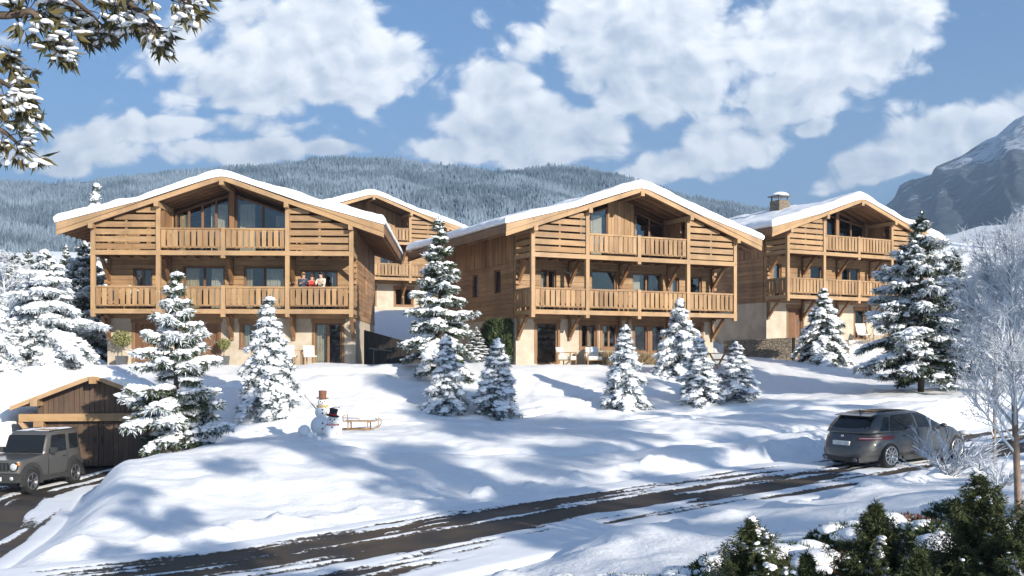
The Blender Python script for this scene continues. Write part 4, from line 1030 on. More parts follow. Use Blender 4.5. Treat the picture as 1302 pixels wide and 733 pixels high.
# overhanging leafy branches at the top left, snow on them
def overhang():
    root = empty('broadleaf_tree', (-6.3, 6.2, gz(-6.3, 6.2)), 0, 'leathery leaved tree reaching snowy branches in from the upper left', 'tree'); o = Vector(root.location)
    r = np.random.default_rng(77); Yd = 6.0
    bo = [[(-260, 60), (-90, 0), (0, 20), (40, 16), (62, 45), (78, 62)], [(-260, 60), (-60, -60), (60, -22), (108, 12), (128, 30)], [(-260, 30), (20, -60), (130, -14), (178, 14), (200, 34)], [(-200, -40), (90, -60), (180, -14), (232, 0)],
          [(-260, 60), (-80, 60), (-10, 62), (18, 78)], [(-260, 160), (-80, 130), (-5, 122), (26, 142)], [(-260, 160), (-80, 170), (-10, 162), (24, 184)], [(-260, 100), (-80, 90), (-8, 100), (20, 118)], [(-90, 0), (20, -8), (60, 6), (96, 40)], [(60, -22), (120, -20), (150, 2), (168, 22)]]
    br = MB(); LP = []; LD = []
    for bi, b in enumerate(bo):
        pts = [Vector(at(px, py, Yd+.25*math.sin(bi*1.7)+.3*(j/len(b))))-o for j, (px, py) in enumerate(b)]
        pts = [Vector(q) for q in smooth_poly(np.array([list(p) for p in pts]), 6)]
        n = len(pts); br.tube(pts, [.035*(1-i/n)+.005 for i in range(n)], 5, 0, False)
        for i in range(int(n*.42), n):
            for k in range((2 if i % 2 else 1) if i < n-2 else 4):
                d = (pts[min(i+1, n-1)]-pts[i-1]).normalized()
                e = (d*.5+Vector(r.normal(size=3))*.55+Vector((0, 0, -.25))).normalized(); L = r.uniform(.04, .14)
                q = pts[i]+e*L; br.tube([pts[i], q], [.005, .003], 3, 0, False)
                for m in range(8):
                    dd = (e+Vector(r.normal(size=3))*.6+Vector((0, 0, -.35))).normalized(); LP.append(q); LD.append(dd)
    br.tube([(0, 0, -.4), (.05, 0, 3.4), (-.1, 0, 6.6)], [.22, .17, .08], 10)
    br.build('trunk', M['bark'], root)
    V = []; Fc = []; tone = []
    for p, d in zip(LP, LD):
        L = r.uniform(.07, .135); wd = L*.13; s = d.cross(Vector(r.normal(size=3))).normalized(); nn = s.cross(d)*wd*.35
        b0 = len(V); V += [p, p+d*L*.4+s*wd+nn, p+d*L*.42, p+d*L*.4-s*wd+nn, p+d*L]
        Fc += [(b0, b0+1, b0+2), (b0, b0+2, b0+3), (b0+1, b0+4, b0+2), (b0+2, b0+4, b0+3)]; tone += [r.random()]*4
    np_obj('crown', [tuple(v) for v in V], Fc, M['leaf'], root, False, tone)
    sel = [i for i in range(len(LP)) if r.random() < .26]
    P = np.array([list(LP[i]+LD[i]*.05) for i in sel]); D = np.array([list(LD[i]) for i in sel])
    V, Fc = lumps(r, P+np.array([0, 0, .014]), .014+.020*r.random(len(P)), .42, D, 2.0, 2, .3); np_obj('snow_load', V, Fc, M['snow_tree'], root, True)
overhang()
# tall pines beyond the right of the view, on the sunny side; they dapple the slope
def pine(h, seed, loc, label, rz=0):
    r = np.random.default_rng(seed); root = empty('pine', loc, rz, label, 'pine', 'tall pines on the sunny side')
    mb = MB(); mb.tube([(0, 0, -.4), (.1, 0, h*.5), (0, .1, h*.97)], [.22, .15, .04], 8); P = []; D = []; S = []
    for k in range(26):
        f = r.random()**.8; z = h*(.38+.6*f); a = r.uniform(0, 2*PI); q = (1-f)**.6*h*.24*r.uniform(.35, 1.1)+.2; c = np.array([math.cos(a)*q, math.sin(a)*q, z+q*.2])
        mb.tube([(0, 0, z-.3), tuple(c)], [.05, .015], 5, 0, False); m = 60
        d = rand_dirs(r, m); P.append(c+d*np.array([.75, .75, .3])*(r.random(m)**.4)[:, None]*r.uniform(.45, 1.0)); D.append(d)
    mb.build('trunk', M['bark'], root); P = np.concatenate(P); D = np.concatenate(D)
    V, Fc = tri_sprays(r, P, D, 3, .38, .10, .6, .2); np_obj('crown', V, Fc, M['needle'], root, False, r.random(len(Fc)))
    sel = P[r.random(len(P)) < .25]; V, Fc = lumps(r, sel+np.array([0, 0, .12]), .13+.1*r.random(len(sel)), .5); np_obj('snow_load', V, Fc, M['snow_tree'], root); return root
SH = [((10.4, 7.5), 14.5, 1.0), ((24, -6), 14, 2.2), ((20.5, 9.0), 16, .3), ((14.5, 3.0), 12.5, 4.0), ((27.5, 14), 15, 5.1), ((7.0, 1.6), 8, 1.7), ((25, 3), 19, 2.8), ((33, 22), 15, 4.6)]
pz = None
for i, ((x, y), h, rz) in enumerate(SH):
    lab = 'tall snowy pine beyond the right of the view'
    if i < 2: pz = pine(h, 60+i, (x, y, gz(x, y)), lab, rz); pz0 = pz if i == 0 else pz0
    else: place_copy(pz0 if i % 2 else pz, (x, y, gz(x, y)), rz, (h/15, h/15), lab)
# ------------------------------------------------------------------ garage dug into the slope
def garage():
    root = empty('garage', GAR[:3], GAR[3], 'wooden garage with a snow covered gable roof, dug into the slope', 'garage')
    hw = 2.56; zr = 2.98; sl = .40; wl = 1.88; D = 6.2
    def z(x): return zr-sl*abs(x)
    m = MB(); vboards(m, 'x', 0, .1, -wl, wl, 1.72, lambda x: z(x)-.02, [], .16); m.build('gable_boarding', M['wood_old'], root)
    for s in (-1, 1):
        m = MB(); xa, xb = sorted((s*wl, s*(wl-.12))); m.box(xa, xb, .1, D-.2, -.3, z(wl)+.0); m.build('side_wall', M['wood_old'], root)
        m = MB(); m.box(s*(wl-.05)-.16, s*(wl-.05)+.16, -.16, .10, -.2, 1.50, (0, 0, 1)); m.build('post', M['wood_beam'], root)
        m = MB(); m.bar((s*(wl-.02), -.05, .75), (s*(wl+.55), -.05, 1.5), .13, .15, (0, 1, 0)); m.build('brace', M['wood_beam'], root)
    m = MB(); m.box(-hw+.12, hw-.12, -.18, .095, 1.503, 1.75, (1, 0, 0), 0, .75); m.build('lintel', M['wood_beam'], root)
    for s in (-1, 1):
        m = MB(); n = 11; a, b = (-wl+.12, -.006) if s < 0 else (.006, wl-.12); w_ = (b-a)/n
        for k in range(n): m.box(a+k*w_, a+(k+1)*w_-.007, .12, .17, -.02, 1.49, (0, 0, 1))
        m.box(a+.02, b-.02, .17, .20, .2, .32, (1, 0, 0)); d = m.build('garage_door', M['wood_old'], root)
        h = MB(); h.bar((-.12*1 if s < 0 else .12, .09, .75), (-.12 if s < 0 else .12, .09, .95), .03, .03); h.build('handle', M['black'], d)
    for s in (-1, 1):
        m = MB()
        for k in range(10):
            x0, x1 = s*k*hw/10, s*((k+1)*hw/10)-s*.005
            m.hexa([(x0, -.5, z(x0)), (x1, -.5, z(x1)), (x1, D, z(x1)), (x0, D, z(x0)), (x0, -.5, z(x0)+.07), (x1, -.5, z(x1)+.07), (x1, D, z(x1)+.07), (x0, D, z(x0)+.07)], (0, 1, 0))
        m.build('roof_deck', M['wood_soffit'], root)
        m = MB(); x1 = s*(hw+.03); m.hexa([(s*.001, -.56, zr-.06), (x1, -.56, z(x1)-.06), (x1, -.503, z(x1)-.06), (s*.001, -.503, zr-.06), (s*.001, -.56, zr+.12), (x1, -.56, z(x1)+.12), (x1, -.503, z(x1)+.12), (s*.001, -.503, zr+.12)], Vector((s, 0, -sl)).normalized(), 0, .8); m.build('bargeboard', M['wood_beam'], root)
    for x in (0, -wl+.05, wl-.05):
        m = MB(); m.box(x-.11, x+.11, -.62, .1, z(x)-.22, z(x)-.005, (0, 1, 0)); m.build('purlin', M['wood_beam'], root)
    # snow
    ax = np.unique(np.concatenate([np.array([0, .02, .06, .12, .2])-hw-.08, np.linspace(-hw+.15, hw-.15, 60), hw+.08-np.array([0, .02, .06, .12, .2])])); ay = np.unique(np.concatenate([-.6+np.array([0, .02, .06, .12, .2]), np.linspace(-.35, D+2.2, 60)]))
    X, Y = np.meshgrid(ax, ay); base = zr-sl*np.sqrt(X*X+.05)+.12
    T = .34*(.75+.7*(fbm(X*.8, Y*.6, 71, 3)-.3)); ed = np.minimum(np.minimum(X+hw+.08, hw+.08-X), Y+.6); q = np.clip(ed/.2, 0, 1); Z = base+T*(.35+.65*np.sqrt(1-(1-q)**2))
    Yj = Y+np.where(Y < -.55, -.10*fbm(X*2.4, Y, 75, 3)+.03, 0); n, k = X.shape; N = n*k; fc = grid_faces(n, k)
    V = np.concatenate([np.stack([X.ravel(), Yj.ravel(), Z.ravel()], 1), np.stack([X.ravel()*.98, np.maximum(Y, -.55).ravel(), base.ravel()-.03], 1)]); idx = np.arange(N).reshape(n, k); F2 = [fc, fc[:, ::-1]+N]
    for ring in (idx[0], idx[-1][::-1], idx[:, 0][::-1], idx[:, -1]): F2.append(np.stack([ring[1:], ring[:-1], ring[:-1]+N, ring[1:]+N], 1))
    np_obj('roof_snow', V, np.concatenate(F2), M['snow_roof'], root)
garage()
# ------------------------------------------------------------------ retaining walls
def stone_wall(pts, h0, h1, th, label, m_='stone', cap=True):
    root = None; mb = MB(); top = []
    for (a, b, za, zb_) in pts:
        a = Vector(a); b = Vector(b); d = (b-a).normalized(); n = Vector((-d.y, d.x))*th/2
        mb.hexa([(a.x-n.x, a.y-n.y, h0), (b.x-n.x, b.y-n.y, h0), (b.x+n.x, b.y+n.y, h0), (a.x+n.x, a.y+n.y, h0), (a.x-n.x, a.y-n.y, za), (b.x-n.x, b.y-n.y, zb_), (b.x+n.x, b.y+n.y, zb_), (a.x+n.x, a.y+n.y, za)])
    o = mb.build('stone_wall' if m_ == 'stone' else 'retaining_wall', M[m_]); tag(o, label, 'wall'); return o
c0 = to_world(FR_R, -2.6, 2.6); c1 = to_world(FR_R, -.2, -.55); c2 = to_world(FR_R, 4.2, -.55); zt = FR_R[2]+.02
stone_wall([((c0.x, c0.y), (c1.x, c1.y), zt-.15, zt), ((c1.x+.02, c1.y), (c2.x, c2.y), zt, zt-.1)], 2.8, zt, .5, 'low rubble stone wall holding up the terrace of the rightmost chalet')
# dark boarded retaining wall of the ramp between the leftmost and the middle chalet
ra = to_world(FR_L, W+.35, 2.6); rb = to_world(FR_M, -1.2, 5.0)
p1, p2, p3 = Vector((ra.x, ra.y)), Vector((ra.x+2.2, ra.y-.4)), Vector((rb.x, rb.y))
M['dark_board'] = wood('shade_toned_boards', (.010, .008, .007), (.028, .021, .016))  # near-black tone puts the shade over this wall into the board colour
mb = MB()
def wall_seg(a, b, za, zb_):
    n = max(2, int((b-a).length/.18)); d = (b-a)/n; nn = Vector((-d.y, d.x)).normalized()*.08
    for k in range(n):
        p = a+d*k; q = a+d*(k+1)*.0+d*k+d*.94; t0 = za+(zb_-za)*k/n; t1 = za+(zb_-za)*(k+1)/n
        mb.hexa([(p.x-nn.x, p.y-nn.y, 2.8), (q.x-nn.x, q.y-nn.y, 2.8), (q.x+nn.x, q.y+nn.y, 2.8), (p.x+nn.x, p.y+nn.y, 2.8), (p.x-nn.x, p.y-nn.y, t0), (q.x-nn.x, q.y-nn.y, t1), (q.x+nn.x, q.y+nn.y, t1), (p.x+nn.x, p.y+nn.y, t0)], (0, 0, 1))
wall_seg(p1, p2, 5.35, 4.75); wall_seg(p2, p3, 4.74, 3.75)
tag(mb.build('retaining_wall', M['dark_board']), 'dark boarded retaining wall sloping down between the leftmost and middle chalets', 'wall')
m = MB(); q1 = p1+Vector((.35, -.75)); q2 = p3+Vector((-.6, -.9))
m.tube([(q1.x, q1.y, 4.45), (q2.x, q2.y, 3.95)], .03, 6)
for f in (.05, .5, .95): q = q1.lerp(q2, f); m.tube([(q.x, q.y, 3.3), (q.x, q.y, 4.45-.5*f)], .025, 6)
tag(m.build('handrail', M['zinc']), 'metal handrail in front of the dark retaining wall', 'handrail')
# ------------------------------------------------------------------ snowmen and sledge
def snow_ball(mb, c, r_, sc=(1, 1, .93), seed=0):
    v, f = ICO[3]; V = v*np.array(sc)*r_; V = V*(1+.07*(fbm(v[:, 0]*2+seed, v[:, 1]*2+v[:, 2]*1.5, seed, 3)-.5))[:, None]
    mb.add([tuple(q) for q in V+np.array(c)], [tuple(q) for q in f], (0, 0, 1), 0, True)
M['coal'] = simple('coal', (.012, .012, .014), .8); M['carrot'] = simple('carrot', (.62, .18, .03), .6); M['red'] = simple('red_wool', (.40, .012, .018), .9)
M['hatbrown'] = simple('brown_felt', (.17, .075, .045), .9); M['hatblack'] = simple('black_felt', (.012, .012, .015), .8); M['scarf'] = simple('straw_scarf', (.55, .42, .2), .9)
def hat(root, c, r_, h, mt, band, tilt=.12):
    m = MB(); m.lathe([(.02, 0), (r_*1.55, 0), (r_*1.6, .02), (r_*1.55, .035), (r_*.98, .04), (r_*.93, h*.5), (r_*1.05, h), (r_*.98, h+.012), (.02, h+.014)], (0, 0, 0), 'z', 24)
    o = m.build('hat', M[mt], root); o.location = c; o.rotation_euler = (tilt*.5, tilt, 0)
    if band: b = MB(); b.lathe([(r_*.985, .045), (r_*1.02, .05), (r_*1.0, .10), (r_*.95, .105)], (0, 0, 0), 'z', 24); b.build('hat_band', M['red'], o)
def snowman(loc, label, parts, hat_args, seed, arms, scarf, rz):
    root = empty('snowman', loc, rz, label, 'snowman'); root.scale = (.82,)*3; m = MB()
    for i, (zc, r_) in enumerate(parts): snow_ball(m, (0, 0, zc), r_, seed=seed+i)
    m.build('body', M['snow'], root); zc, r_ = parts[-1]
    for sx in (-1, 1):
        e = MB(); e.ball((sx*r_*.36, -r_*.90, zc+r_*.22), r_*.14); e.build('eye', M['coal'], root)
    n = MB(); n.tube([(0, -r_*.92, zc), (.01, -r_*1.25, zc-.01), (.02, -r_*1.6, zc-.015)], [r_*.16, r_*.10, .006], 8); n.build('nose', M['carrot'], root)
    for k in range(-2, 3):
        e = MB(); e.ball((k*r_*.17, -r_*(.93-.03*abs(k)), zc-r_*(.42-.05*abs(k))), r_*.06, n=1); e.build('mouth', M['coal'], root)
    for (bz, by) in [(p[0]+p[1]*o_, -p[1]*math.sqrt(max(0, 1-o_*o_))*.98) for p in parts[:-1] for o_ in ((.3, -.15) if len(parts) > 2 else (.45,))]:
        e = MB(); e.ball((0, by, bz), .035); e.build('button', M['coal'], root)
    hat(root, (0, 0, zc+r_*.78), *hat_args)
    s = MB(); rs = scarf[1]; zs = zc-r_*.82
    s.lathe([(rs*.92, -.05), (rs*1.12, -.045), (rs*1.16, 0), (rs*1.10, .05), (rs*.9, .05)], (0, 0, zs), 'z', 24); s.bar((rs*.5, -rs*.95, zs-.02), (rs*.62, -rs*1.3, zs-.32), .10, .03, (0, 1, 0)); s.build('scarf', M[scarf[0]], root)
    if arms:
        z = parts[1][0]+.1; r2 = parts[1][1]
        for pts in ([(-r2*.8, 0, z), (-r2*1.7, -.05, z+.32), (-r2*2.4, -.08, z+.55)], [(r2*.8, 0, z), (r2*1.7, -.05, z+.08), (r2*2.3, -.05, z+.05)]):
            a = MB(); a.tube(pts, [.022, .016, .008], 5); e = Vector(pts[-1]); d = (Vector(pts[-1])-Vector(pts[0])).normalized()
            for q in (-.5, .5): a.tube([Vector(pts[1]).lerp(e, .6), Vector(pts[1]).lerp(e, .6)+d*.15+Vector((0, 0, q*.18))], [.01, .004], 4)
            a.build('stick_arm', M['bark'], root)
p = gat(410, 31.2); snowman(p, 'tall snowman with a brown hat, stick arms and straw scarf', [(.36, .46), (.92, .29), (1.28, .185)], (.15, .30, 'hatbrown', False, .04), 5, True, ('scarf', .20), .2)
p = gat(423, 30.4); snowman(p, 'short snowman in a black top hat and red scarf', [(.24, .34), (.62, .22)], (.155, .27, 'hatblack', True, .18), 9, False, ('red', .22), .1)
for i, (px, Y, r_, lab) in enumerate([(387, 30.8, .20, 'biggest snowball lying left of the tall snowman'), (394, 30.2, .11, 'small snowball in front of the biggest snowball'), (400, 30.5, .085, 'small snowball against the tall snowman\'s foot'), (405, 30.0, .07, 'tiniest snowball between the two snowmen')]):
    x, y, z = gat(px, Y); m = MB(); snow_ball(m, (0, 0, 0), r_, (1, 1, .96), 20+i); o = m.build('snowball', M['snow']); o.location = (x, y, z+r_*.8+.03); tag(o, lab, 'snowball', 'snowballs by the snowmen')
def sledge(loc, rz):
    root = empty('sledge', loc, rz, 'wooden sledge with curved runners parked on the snow right of the snowmen', 'sledge'); m = MB()
    for y in (-.19, 0, .19): m.bar((-.52, y, .30), (.52, y, .30), .13, .022)
    m.build('seat', M['wood_beam'], root)
    for s in (-1, 1):
        r_ = MB(); r_.tube([(-.62, s*.22, .04), (.35, s*.22, .03), (.55, s*.22, .08), (.66, s*.21, .20), (.66, s*.2, .34), (.55, s*.19, .40)], .019, 6); r_.build('runner', M['wood_beam'], root)
        for x in (-.36, .30): l = MB(); l.bar((x, s*.22, .04), (x, s*.2, .285), .04, .03); l.build('leg', M['wood_beam'], root)
    for x in (-.36, .30): c = MB(); c.bar((x, -.25, .275), (x, .25, .275), .05, .02); c.build('crossbar', M['wood_beam'], root)
    b = MB(); b.tube([(-.5, -.26, .3), (-.52, -.28, .48), (-.50, .28, .50), (-.48, .26, .3)], .014, 5); b.tube([(-.5, -.26, .42), (0, -.28, .40), (.1, -.26, .31)], .010, 5); b.build('back_hoop', M['wood_soffit'], root)
x, y, z = gat(458, 32.6); sledge((x, y, z+.05), -.08)
# ------------------------------------------------------------------ terrace furniture
def put(fr, x, y): p = to_world(fr, x, y); return (p.x, p.y, fr[2]-.04)
def armchair(loc, rz, label, group, cushion='cushion', throw=False):
    root = empty('armchair', loc, rz, label, 'armchair', group); m = MB(); m.box(-.33, .33, -.36, .32, .27, .42); m.build('seat', M[cushion], root)
    m = MB(); m.hexa([(-.32, .20, .423), (.32, .20, .423), (.32, .33, .423), (-.32, .33, .423), (-.31, .34, .86), (.31, .34, .86), (.31, .45, .86), (-.31, .45, .86)]); m.build('backrest', M[cushion], root)
    for s in (-1, 1):
        a = MB(); a.box(s*.37-.03, s*.37+.03, -.38, .36, .58, .62, (0, 1, 0)); a.build('armrest', M['wood_beam'], root)
        for y in (-.34, .30): l = MB(); l.box(s*.37-.025, s*.37+.025, y-.025, y+.025, 0, .578, (0, 0, 1)); l.build('leg', M['wood_beam'], root)
    f = MB(); f.box(-.34, .34, -.34, .31, .22, .268); f.build('frame', M['wood_beam'], root)
    if throw: t_ = MB(); t_.hexa([(-.1, .17, .6), (.26, .17, .6), (.26, .2, .6), (-.1, .2, .6), (-.08, .27, .88), (.24, .27, .88), (.24, .3, .88), (-.08, .3, .88)]); t_.build('pillow', simple('pale_blue_cloth', (.5, .58, .66), .9), root)
armchair(put(FR_M, 2.0, .35), R(25)+.7, 'white armchair turned towards the middle chalet\'s glazed door', 'white armchairs')
armchair(put(FR_M, 3.55, .45), R(25)-.25, 'white armchair with a pale blue pillow beside the dry grass', 'white armchairs', 'cushion', True)
def chair(loc, rz, label, group, name='chair'):
    root = empty(name, loc, rz, label, 'chair', group); m = MB(); m.box(-.25, .25, -.25, .25, .42, .49); m.build('seat', M['cushion'], root)
    m = MB(); m.hexa([(-.25, .2, .493), (.25, .2, .493), (.25, .26, .493), (-.25, .26, .493), (-.25, .27, .95), (.25, .27, .95), (.25, .33, .95), (-.25, .33, .95)]); m.build('backrest', M['cushion'], root)
    for s in (-1, 1):
        for y in (-.22, .22): l = MB(); l.box(s*.22-.022, s*.22+.022, y-.022, y+.022, 0, .418, (0, 0, 1)); l.build('leg', M['wood_beam'], root)
    return root
def table(loc, rz, label, L=1.3, wd=.8, name='table'):
    root = empty(name, loc, rz, label, 'table'); m = MB()
    for k in range(5): m.box(-L/2, L/2, -wd/2+k*wd/5, -wd/2+(k+1)*wd/5-.006, .71, .75, (1, 0, 0))
    m.build('tabletop', M['wood_beam'], root)
    for sx in (-1, 1):
        for sy in (-1, 1): l = MB(); l.box(sx*(L/2-.08)-.035, sx*(L/2-.08)+.035, sy*(wd/2-.08)-.035, sy*(wd/2-.08)+.035, 0, .708, (0, 0, 1)); l.build('leg', M['wood_beam'], root)
    return root
table(put(FR_L, 8.75, .75), R(3), 'wooden dining table on the terrace left of the glazed door')
chair(put(FR_L, 9.75, .45), R(3)+PI*.97, 'white dining chair right of the terrace table', 'white dining chairs')
chair(put(FR_L, 8.0, .2), R(3)+PI*.6, 'white dining chair left of the terrace table, partly behind the spruce', 'white dining chairs')
chair(put(FR_L, 8.9, -.15), R(3)+PI, 'white dining chair pulled up to the front of the terrace table', 'white dining chairs')
def picnic(loc, rz):
    root = empty('picnic_table', loc, rz, 'light wooden picnic table behind the right hand small firs', 'picnic table'); m = MB(); m.box(-.9, .9, -.36, .36, .72, .76, (1, 0, 0)); m.build('tabletop', M['wood_beam'], root)
    for s in (-1, 1):
        b = MB(); b.box(-.9, .9, s*.7-.13, s*.7+.13, .43, .465, (1, 0, 0)); b.build('bench', M['wood_beam'], root)
        l = MB(); l.bar((s*.65, -.75, 0), (s*.65, -.2, .72), .08, .05); l.bar((s*.65+.001, .75, 0), (s*.65+.001, .2, .72), .08, .05); l.bar((s*.651, -.8, .41), (s*.651, .8, .41), .05, .05); l.build('leg', M['wood_beam'], root)
x, y, z = gat(912, 48.6); picnic((x, y, z), R(30))
def lounger(loc, rz, label):
    root = empty('deck_chair', loc, rz, label, 'deck chair', 'pale deck chairs on the terrace'); m = MB(); m.hexa([(-.3, -.5, .30), (.3, -.5, .30), (.3, .1, .26), (-.3, .1, .26), (-.3, -.5, .33), (.3, -.5, .33), (.3, .1, .29), (-.3, .1, .29)]); m.build('seat', M['cushion'], root)
    m = MB(); m.hexa([(-.3, .103, .26), (.3, .103, .26), (.3, .13, .26), (-.3, .13, .26), (-.3, .50, 1.02), (.3, .50, 1.02), (.3, .53, 1.02), (-.3, .53, 1.02)]); m.build('backrest', M['cushion'], root)
    for s in (-1, 1):
        l = MB(); l.bar((s*.33, -.55, .31), (s*.33, .5, 0), .04, .05); l.bar((s*.331, -.4, 0), (s*.331, .3, .62), .04, .05); l.build('leg', M['wood_beam'], root)
lounger(put(FR_R, 6.0, -.2), R(28)-.5, 'pale deck chair behind the drooping terrace spruce'); lounger(put(FR_R, 7.2, -.4), R(28)-.75, 'pale deck chair between the drooping spruce and the tallest dark spruce')
def covered(loc, rz):
    root = empty('covered_seat', loc, rz, 'brown garden seat under a dark cover left of the terrace spruce', 'garden seat'); m = MB()
    m.hexa([(-.5, -.4, 0), (.5, -.4, 0), (.5, .4, 0), (-.5, .4, 0), (-.42, -.05, .95), (.42, -.05, .95), (.42, .3, .95), (-.42, .3, .95)]); m.build('cover', simple('brown_cover', (.09, .07, .05), .9), root)
    m = MB(); m.box(.46, .54, -.38, .38, .0, .68); m.box(-.54, -.46, -.38, .38, .0, .68); m.build('armrest', M['wood_beam'], root)
covered(put(FR_R, 3.6, .6), R(28)+.3)
# balcony furniture
def deckz(fr, x, y, z): p = to_world(fr, x, y, z); return (p.x, p.y, p.z)
chair(deckz(FR_L, .8, .75, Z1), R(3)+PI*.9, 'wooden backed chair at the left end of the upper balcony', 'balcony chairs', 'balcony_chair'); chair(deckz(FR_L, 1.7, .8, Z1), R(3)+PI*1.1, 'balcony chair beside the pale lantern', 'balcony chairs', 'balcony_chair')
table(deckz(FR_L, 1.25, 1.15, Z1), R(3), 'small balcony table carrying the pale lantern', .7, .6, 'balcony_table')
root = empty('lantern', deckz(FR_L, 1.25, 1.15, Z1+.75), 0, 'pale tapered lantern on the balcony table', 'lantern'); m = MB(); m.lathe([(.11, 0), (.13, .05), (.10, .25), (.05, .36), (.03, .42)], n=14); m.build('shade', M['cushion'], root); m = MB(); m.tube([(0, 0, .42), (.03, 0, .48), (0, 0, .52)], .008, 5); m.build('handle', M['black'], root)
# mounted horned skull between two balcony doors of the middle chalet
root = empty('wall_trophy', deckz(FR_M, 3.05, YW-.10, 4.32), R(25.3), 'white horned cattle skull on the middle chalet\'s balcony wall', 'wall trophy')
v, f = ICO[3]; V = v.copy(); V = V*np.array([.15, .07, .26]); V[:, 0] *= np.where(V[:, 2] < 0, 1+V[:, 2]*2.0, 1.0); np_obj('skull', V, f, M['cushion'], root)
for s in (-1, 1):
    h = MB(); h.tube([(s*.10, 0, .17), (s*.28, -.03, .20), (s*.42, -.05, .27), (s*.47, -.06, .38)], [.04, .034, .022, .006], 8); h.build('horn', simple('horn', (.45, .40, .33), .5), root)
    e = MB(); e.ball((s*.075, -.055, .06), .034); e.build('eye_socket', M['coal'], root)
# ------------------------------------------------------------------ people on the balcony
def person(loc, rz, label, jk, hair, h=1.7, arm='down', lean=0.0):
    """one skinned body from a joint skeleton; clothing by height on the figure"""
    k = h/1.7
    J = dict(pel=(0, 0, .94), wst=(0, -.01-lean*.3, 1.08), chs=(0, -.02-lean, 1.30), nck=(0, -.02-lean*1.2, 1.46), hd0=(0, -.04-lean*1.3, 1.55), hd1=(0, -.05-lean*1.3, 1.66))
    ed = [('pel', 'wst'), ('wst', 'chs'), ('chs', 'nck'), ('nck', 'hd0'), ('hd0', 'hd1')]; rad = dict(pel=.145, wst=.13, chs=.155, nck=.055, hd0=.085, hd1=.088)
    for s, n in ((-1, 'l'), (1, 'r')):
        J['hp'+n] = (s*.09, 0, .88); J['kn'+n] = (s*.10, -.02, .48); J['an'+n] = (s*.11, .02, .08); J['to'+n] = (s*.12, -.13, .04)
        J['sh'+n] = (s*.19, -.02-lean, 1.40)
        if arm == 'down': J['el'+n] = (s*.27, -.02-lean, 1.13); J['wr'+n] = (s*.24, -.20, 1.06); J['hn'+n] = (s*.22, -.29, 1.06)
        else: J['el'+n] = (s*.26, -.14-lean, 1.18); J['wr'+n] = (s*.16, -.30-lean, 1.26); J['hn'+n] = (s*.12, -.37-lean, 1.32)
        ed += [('pel', 'hp'+n), ('hp'+n, 'kn'+n), ('kn'+n, 'an'+n), ('an'+n, 'to'+n), ('chs', 'sh'+n), ('sh'+n, 'el'+n), ('el'+n, 'wr'+n), ('wr'+n, 'hn'+n)]
        rad.update({'hp'+n: .10, 'kn'+n: .068, 'an'+n: .05, 'to'+n: .042, 'sh'+n: .075, 'el'+n: .055, 'wr'+n: .038, 'hn'+n: .036})
        for q in range(4):
            J['f%d%s' % (q, n)] = tuple(np.array(J['hn'+n])+np.array([(-.027+.018*q)*1.0, -.085+.008*abs(q-1.5), -.01])); ed.append(('hn'+n, 'f%d%s' % (q, n))); rad['f%d%s' % (q, n)] = .009
        J['th'+n] = tuple(np.array(J['hn'+n])+np.array([-s*.05, -.045, .02])); ed.append(('hn'+n, 'th'+n)); rad['th'+n] = .011
    names = list(J); me = bpy.data.meshes.new('body'); me.from_pydata([tuple(c*k for c in J[n]) for n in names], [(names.index(a), names.index(b)) for a, b in ed], [])
    o = bpy.data.objects.new('body', me); COL.objects.link(o); sk = o.modifiers.new('skin', 'SKIN'); ss = o.modifiers.new('sub', 'SUBSURF'); ss.levels = ss.render_levels = 2
    for n, sv in zip(names, me.skin_vertices[0].data): sv.radius = (rad[n]*k,)*2; sv.use_root = n == 'pel'
    dg = bpy.context.evaluated_depsgraph_get(); m2 = bpy.data.meshes.new_from_object(o.evaluated_get(dg)); bpy.data.objects.remove(o)
    m2.materials.clear()
    for q in (jk, M['trouser'], M['skin'], M['boot']): m2.materials.append(q)
    for p in m2.polygons:
        c = p.center/k; ax = abs(c.x)
        p.material_index = 2 if c.z > 1.45 or (c.y < -.24-lean*.6 and ax > .05 and c.z > .98) else 3 if c.z < .14 else 1 if c.z < .92 else 0
        p.use_smooth = True
    root = empty('person', loc, rz, label, 'person', 'people on the balcony'); b = bpy.data.objects.new('body', m2); COL.objects.link(b); b.parent = root
    hd = np.array(J['hd1'])*k; v, f = ICO[3]; V = v*np.array([.098, .108, .112])*k+hd+np.array([0, .018, .012])*k; Fk = f[[not (V[q, 1].mean() < hd[1]-.035*k and V[q, 2].mean() < hd[2]+.05*k) for q in f]]
    np_obj('hair', V, Fk, hair, root)
    for s in (-1, 1):
        e = MB(); e.ball((hd[0]+s*.032*k, hd[1]-.083*k, hd[2]-.02*k), .011, n=1); e.build('eye', M['coal'], root)
        e = MB(); e.ball((hd[0]+s*.088*k, hd[1]+.0, hd[2]-.03*k), .022, (.5, .8, 1.2), 1); e.build('ear', M['skin'], root)
    e = MB(); e.tube([(hd[0], hd[1]-.083*k, hd[2]-.02*k), (hd[0], hd[1]-.108*k, hd[2]-.05*k)], [.009, .014], 6); e.build('nose', M['skin'], root)
    e = MB(); e.box(hd[0]-.024, hd[0]+.024, hd[1]-.086*k, hd[1]-.075*k, hd[2]-.082*k, hd[2]-.074*k); e.build('mouth', M['red'], root)
M['trouser'] = simple('dark_trousers', (.04, .045, .06), .9); M['boot'] = simple('brown_boots', (.06, .04, .03), .8)
hb, hd_, hf = simple('brown_hair', (.10, .05, .025), .7), simple('dark_hair', (.02, .014, .01), .6), simple('fair_hair', (.35, .22, .10), .7)
person(deckz(FR_L, 9.35, .75, Z1), R(3)+.5, 'person with fair hair in a dark navy jacket, leftmost of three on the balcony', simple('navy_jacket', (.015, .035, .065), .8), hf, 1.70, 'up', .05)
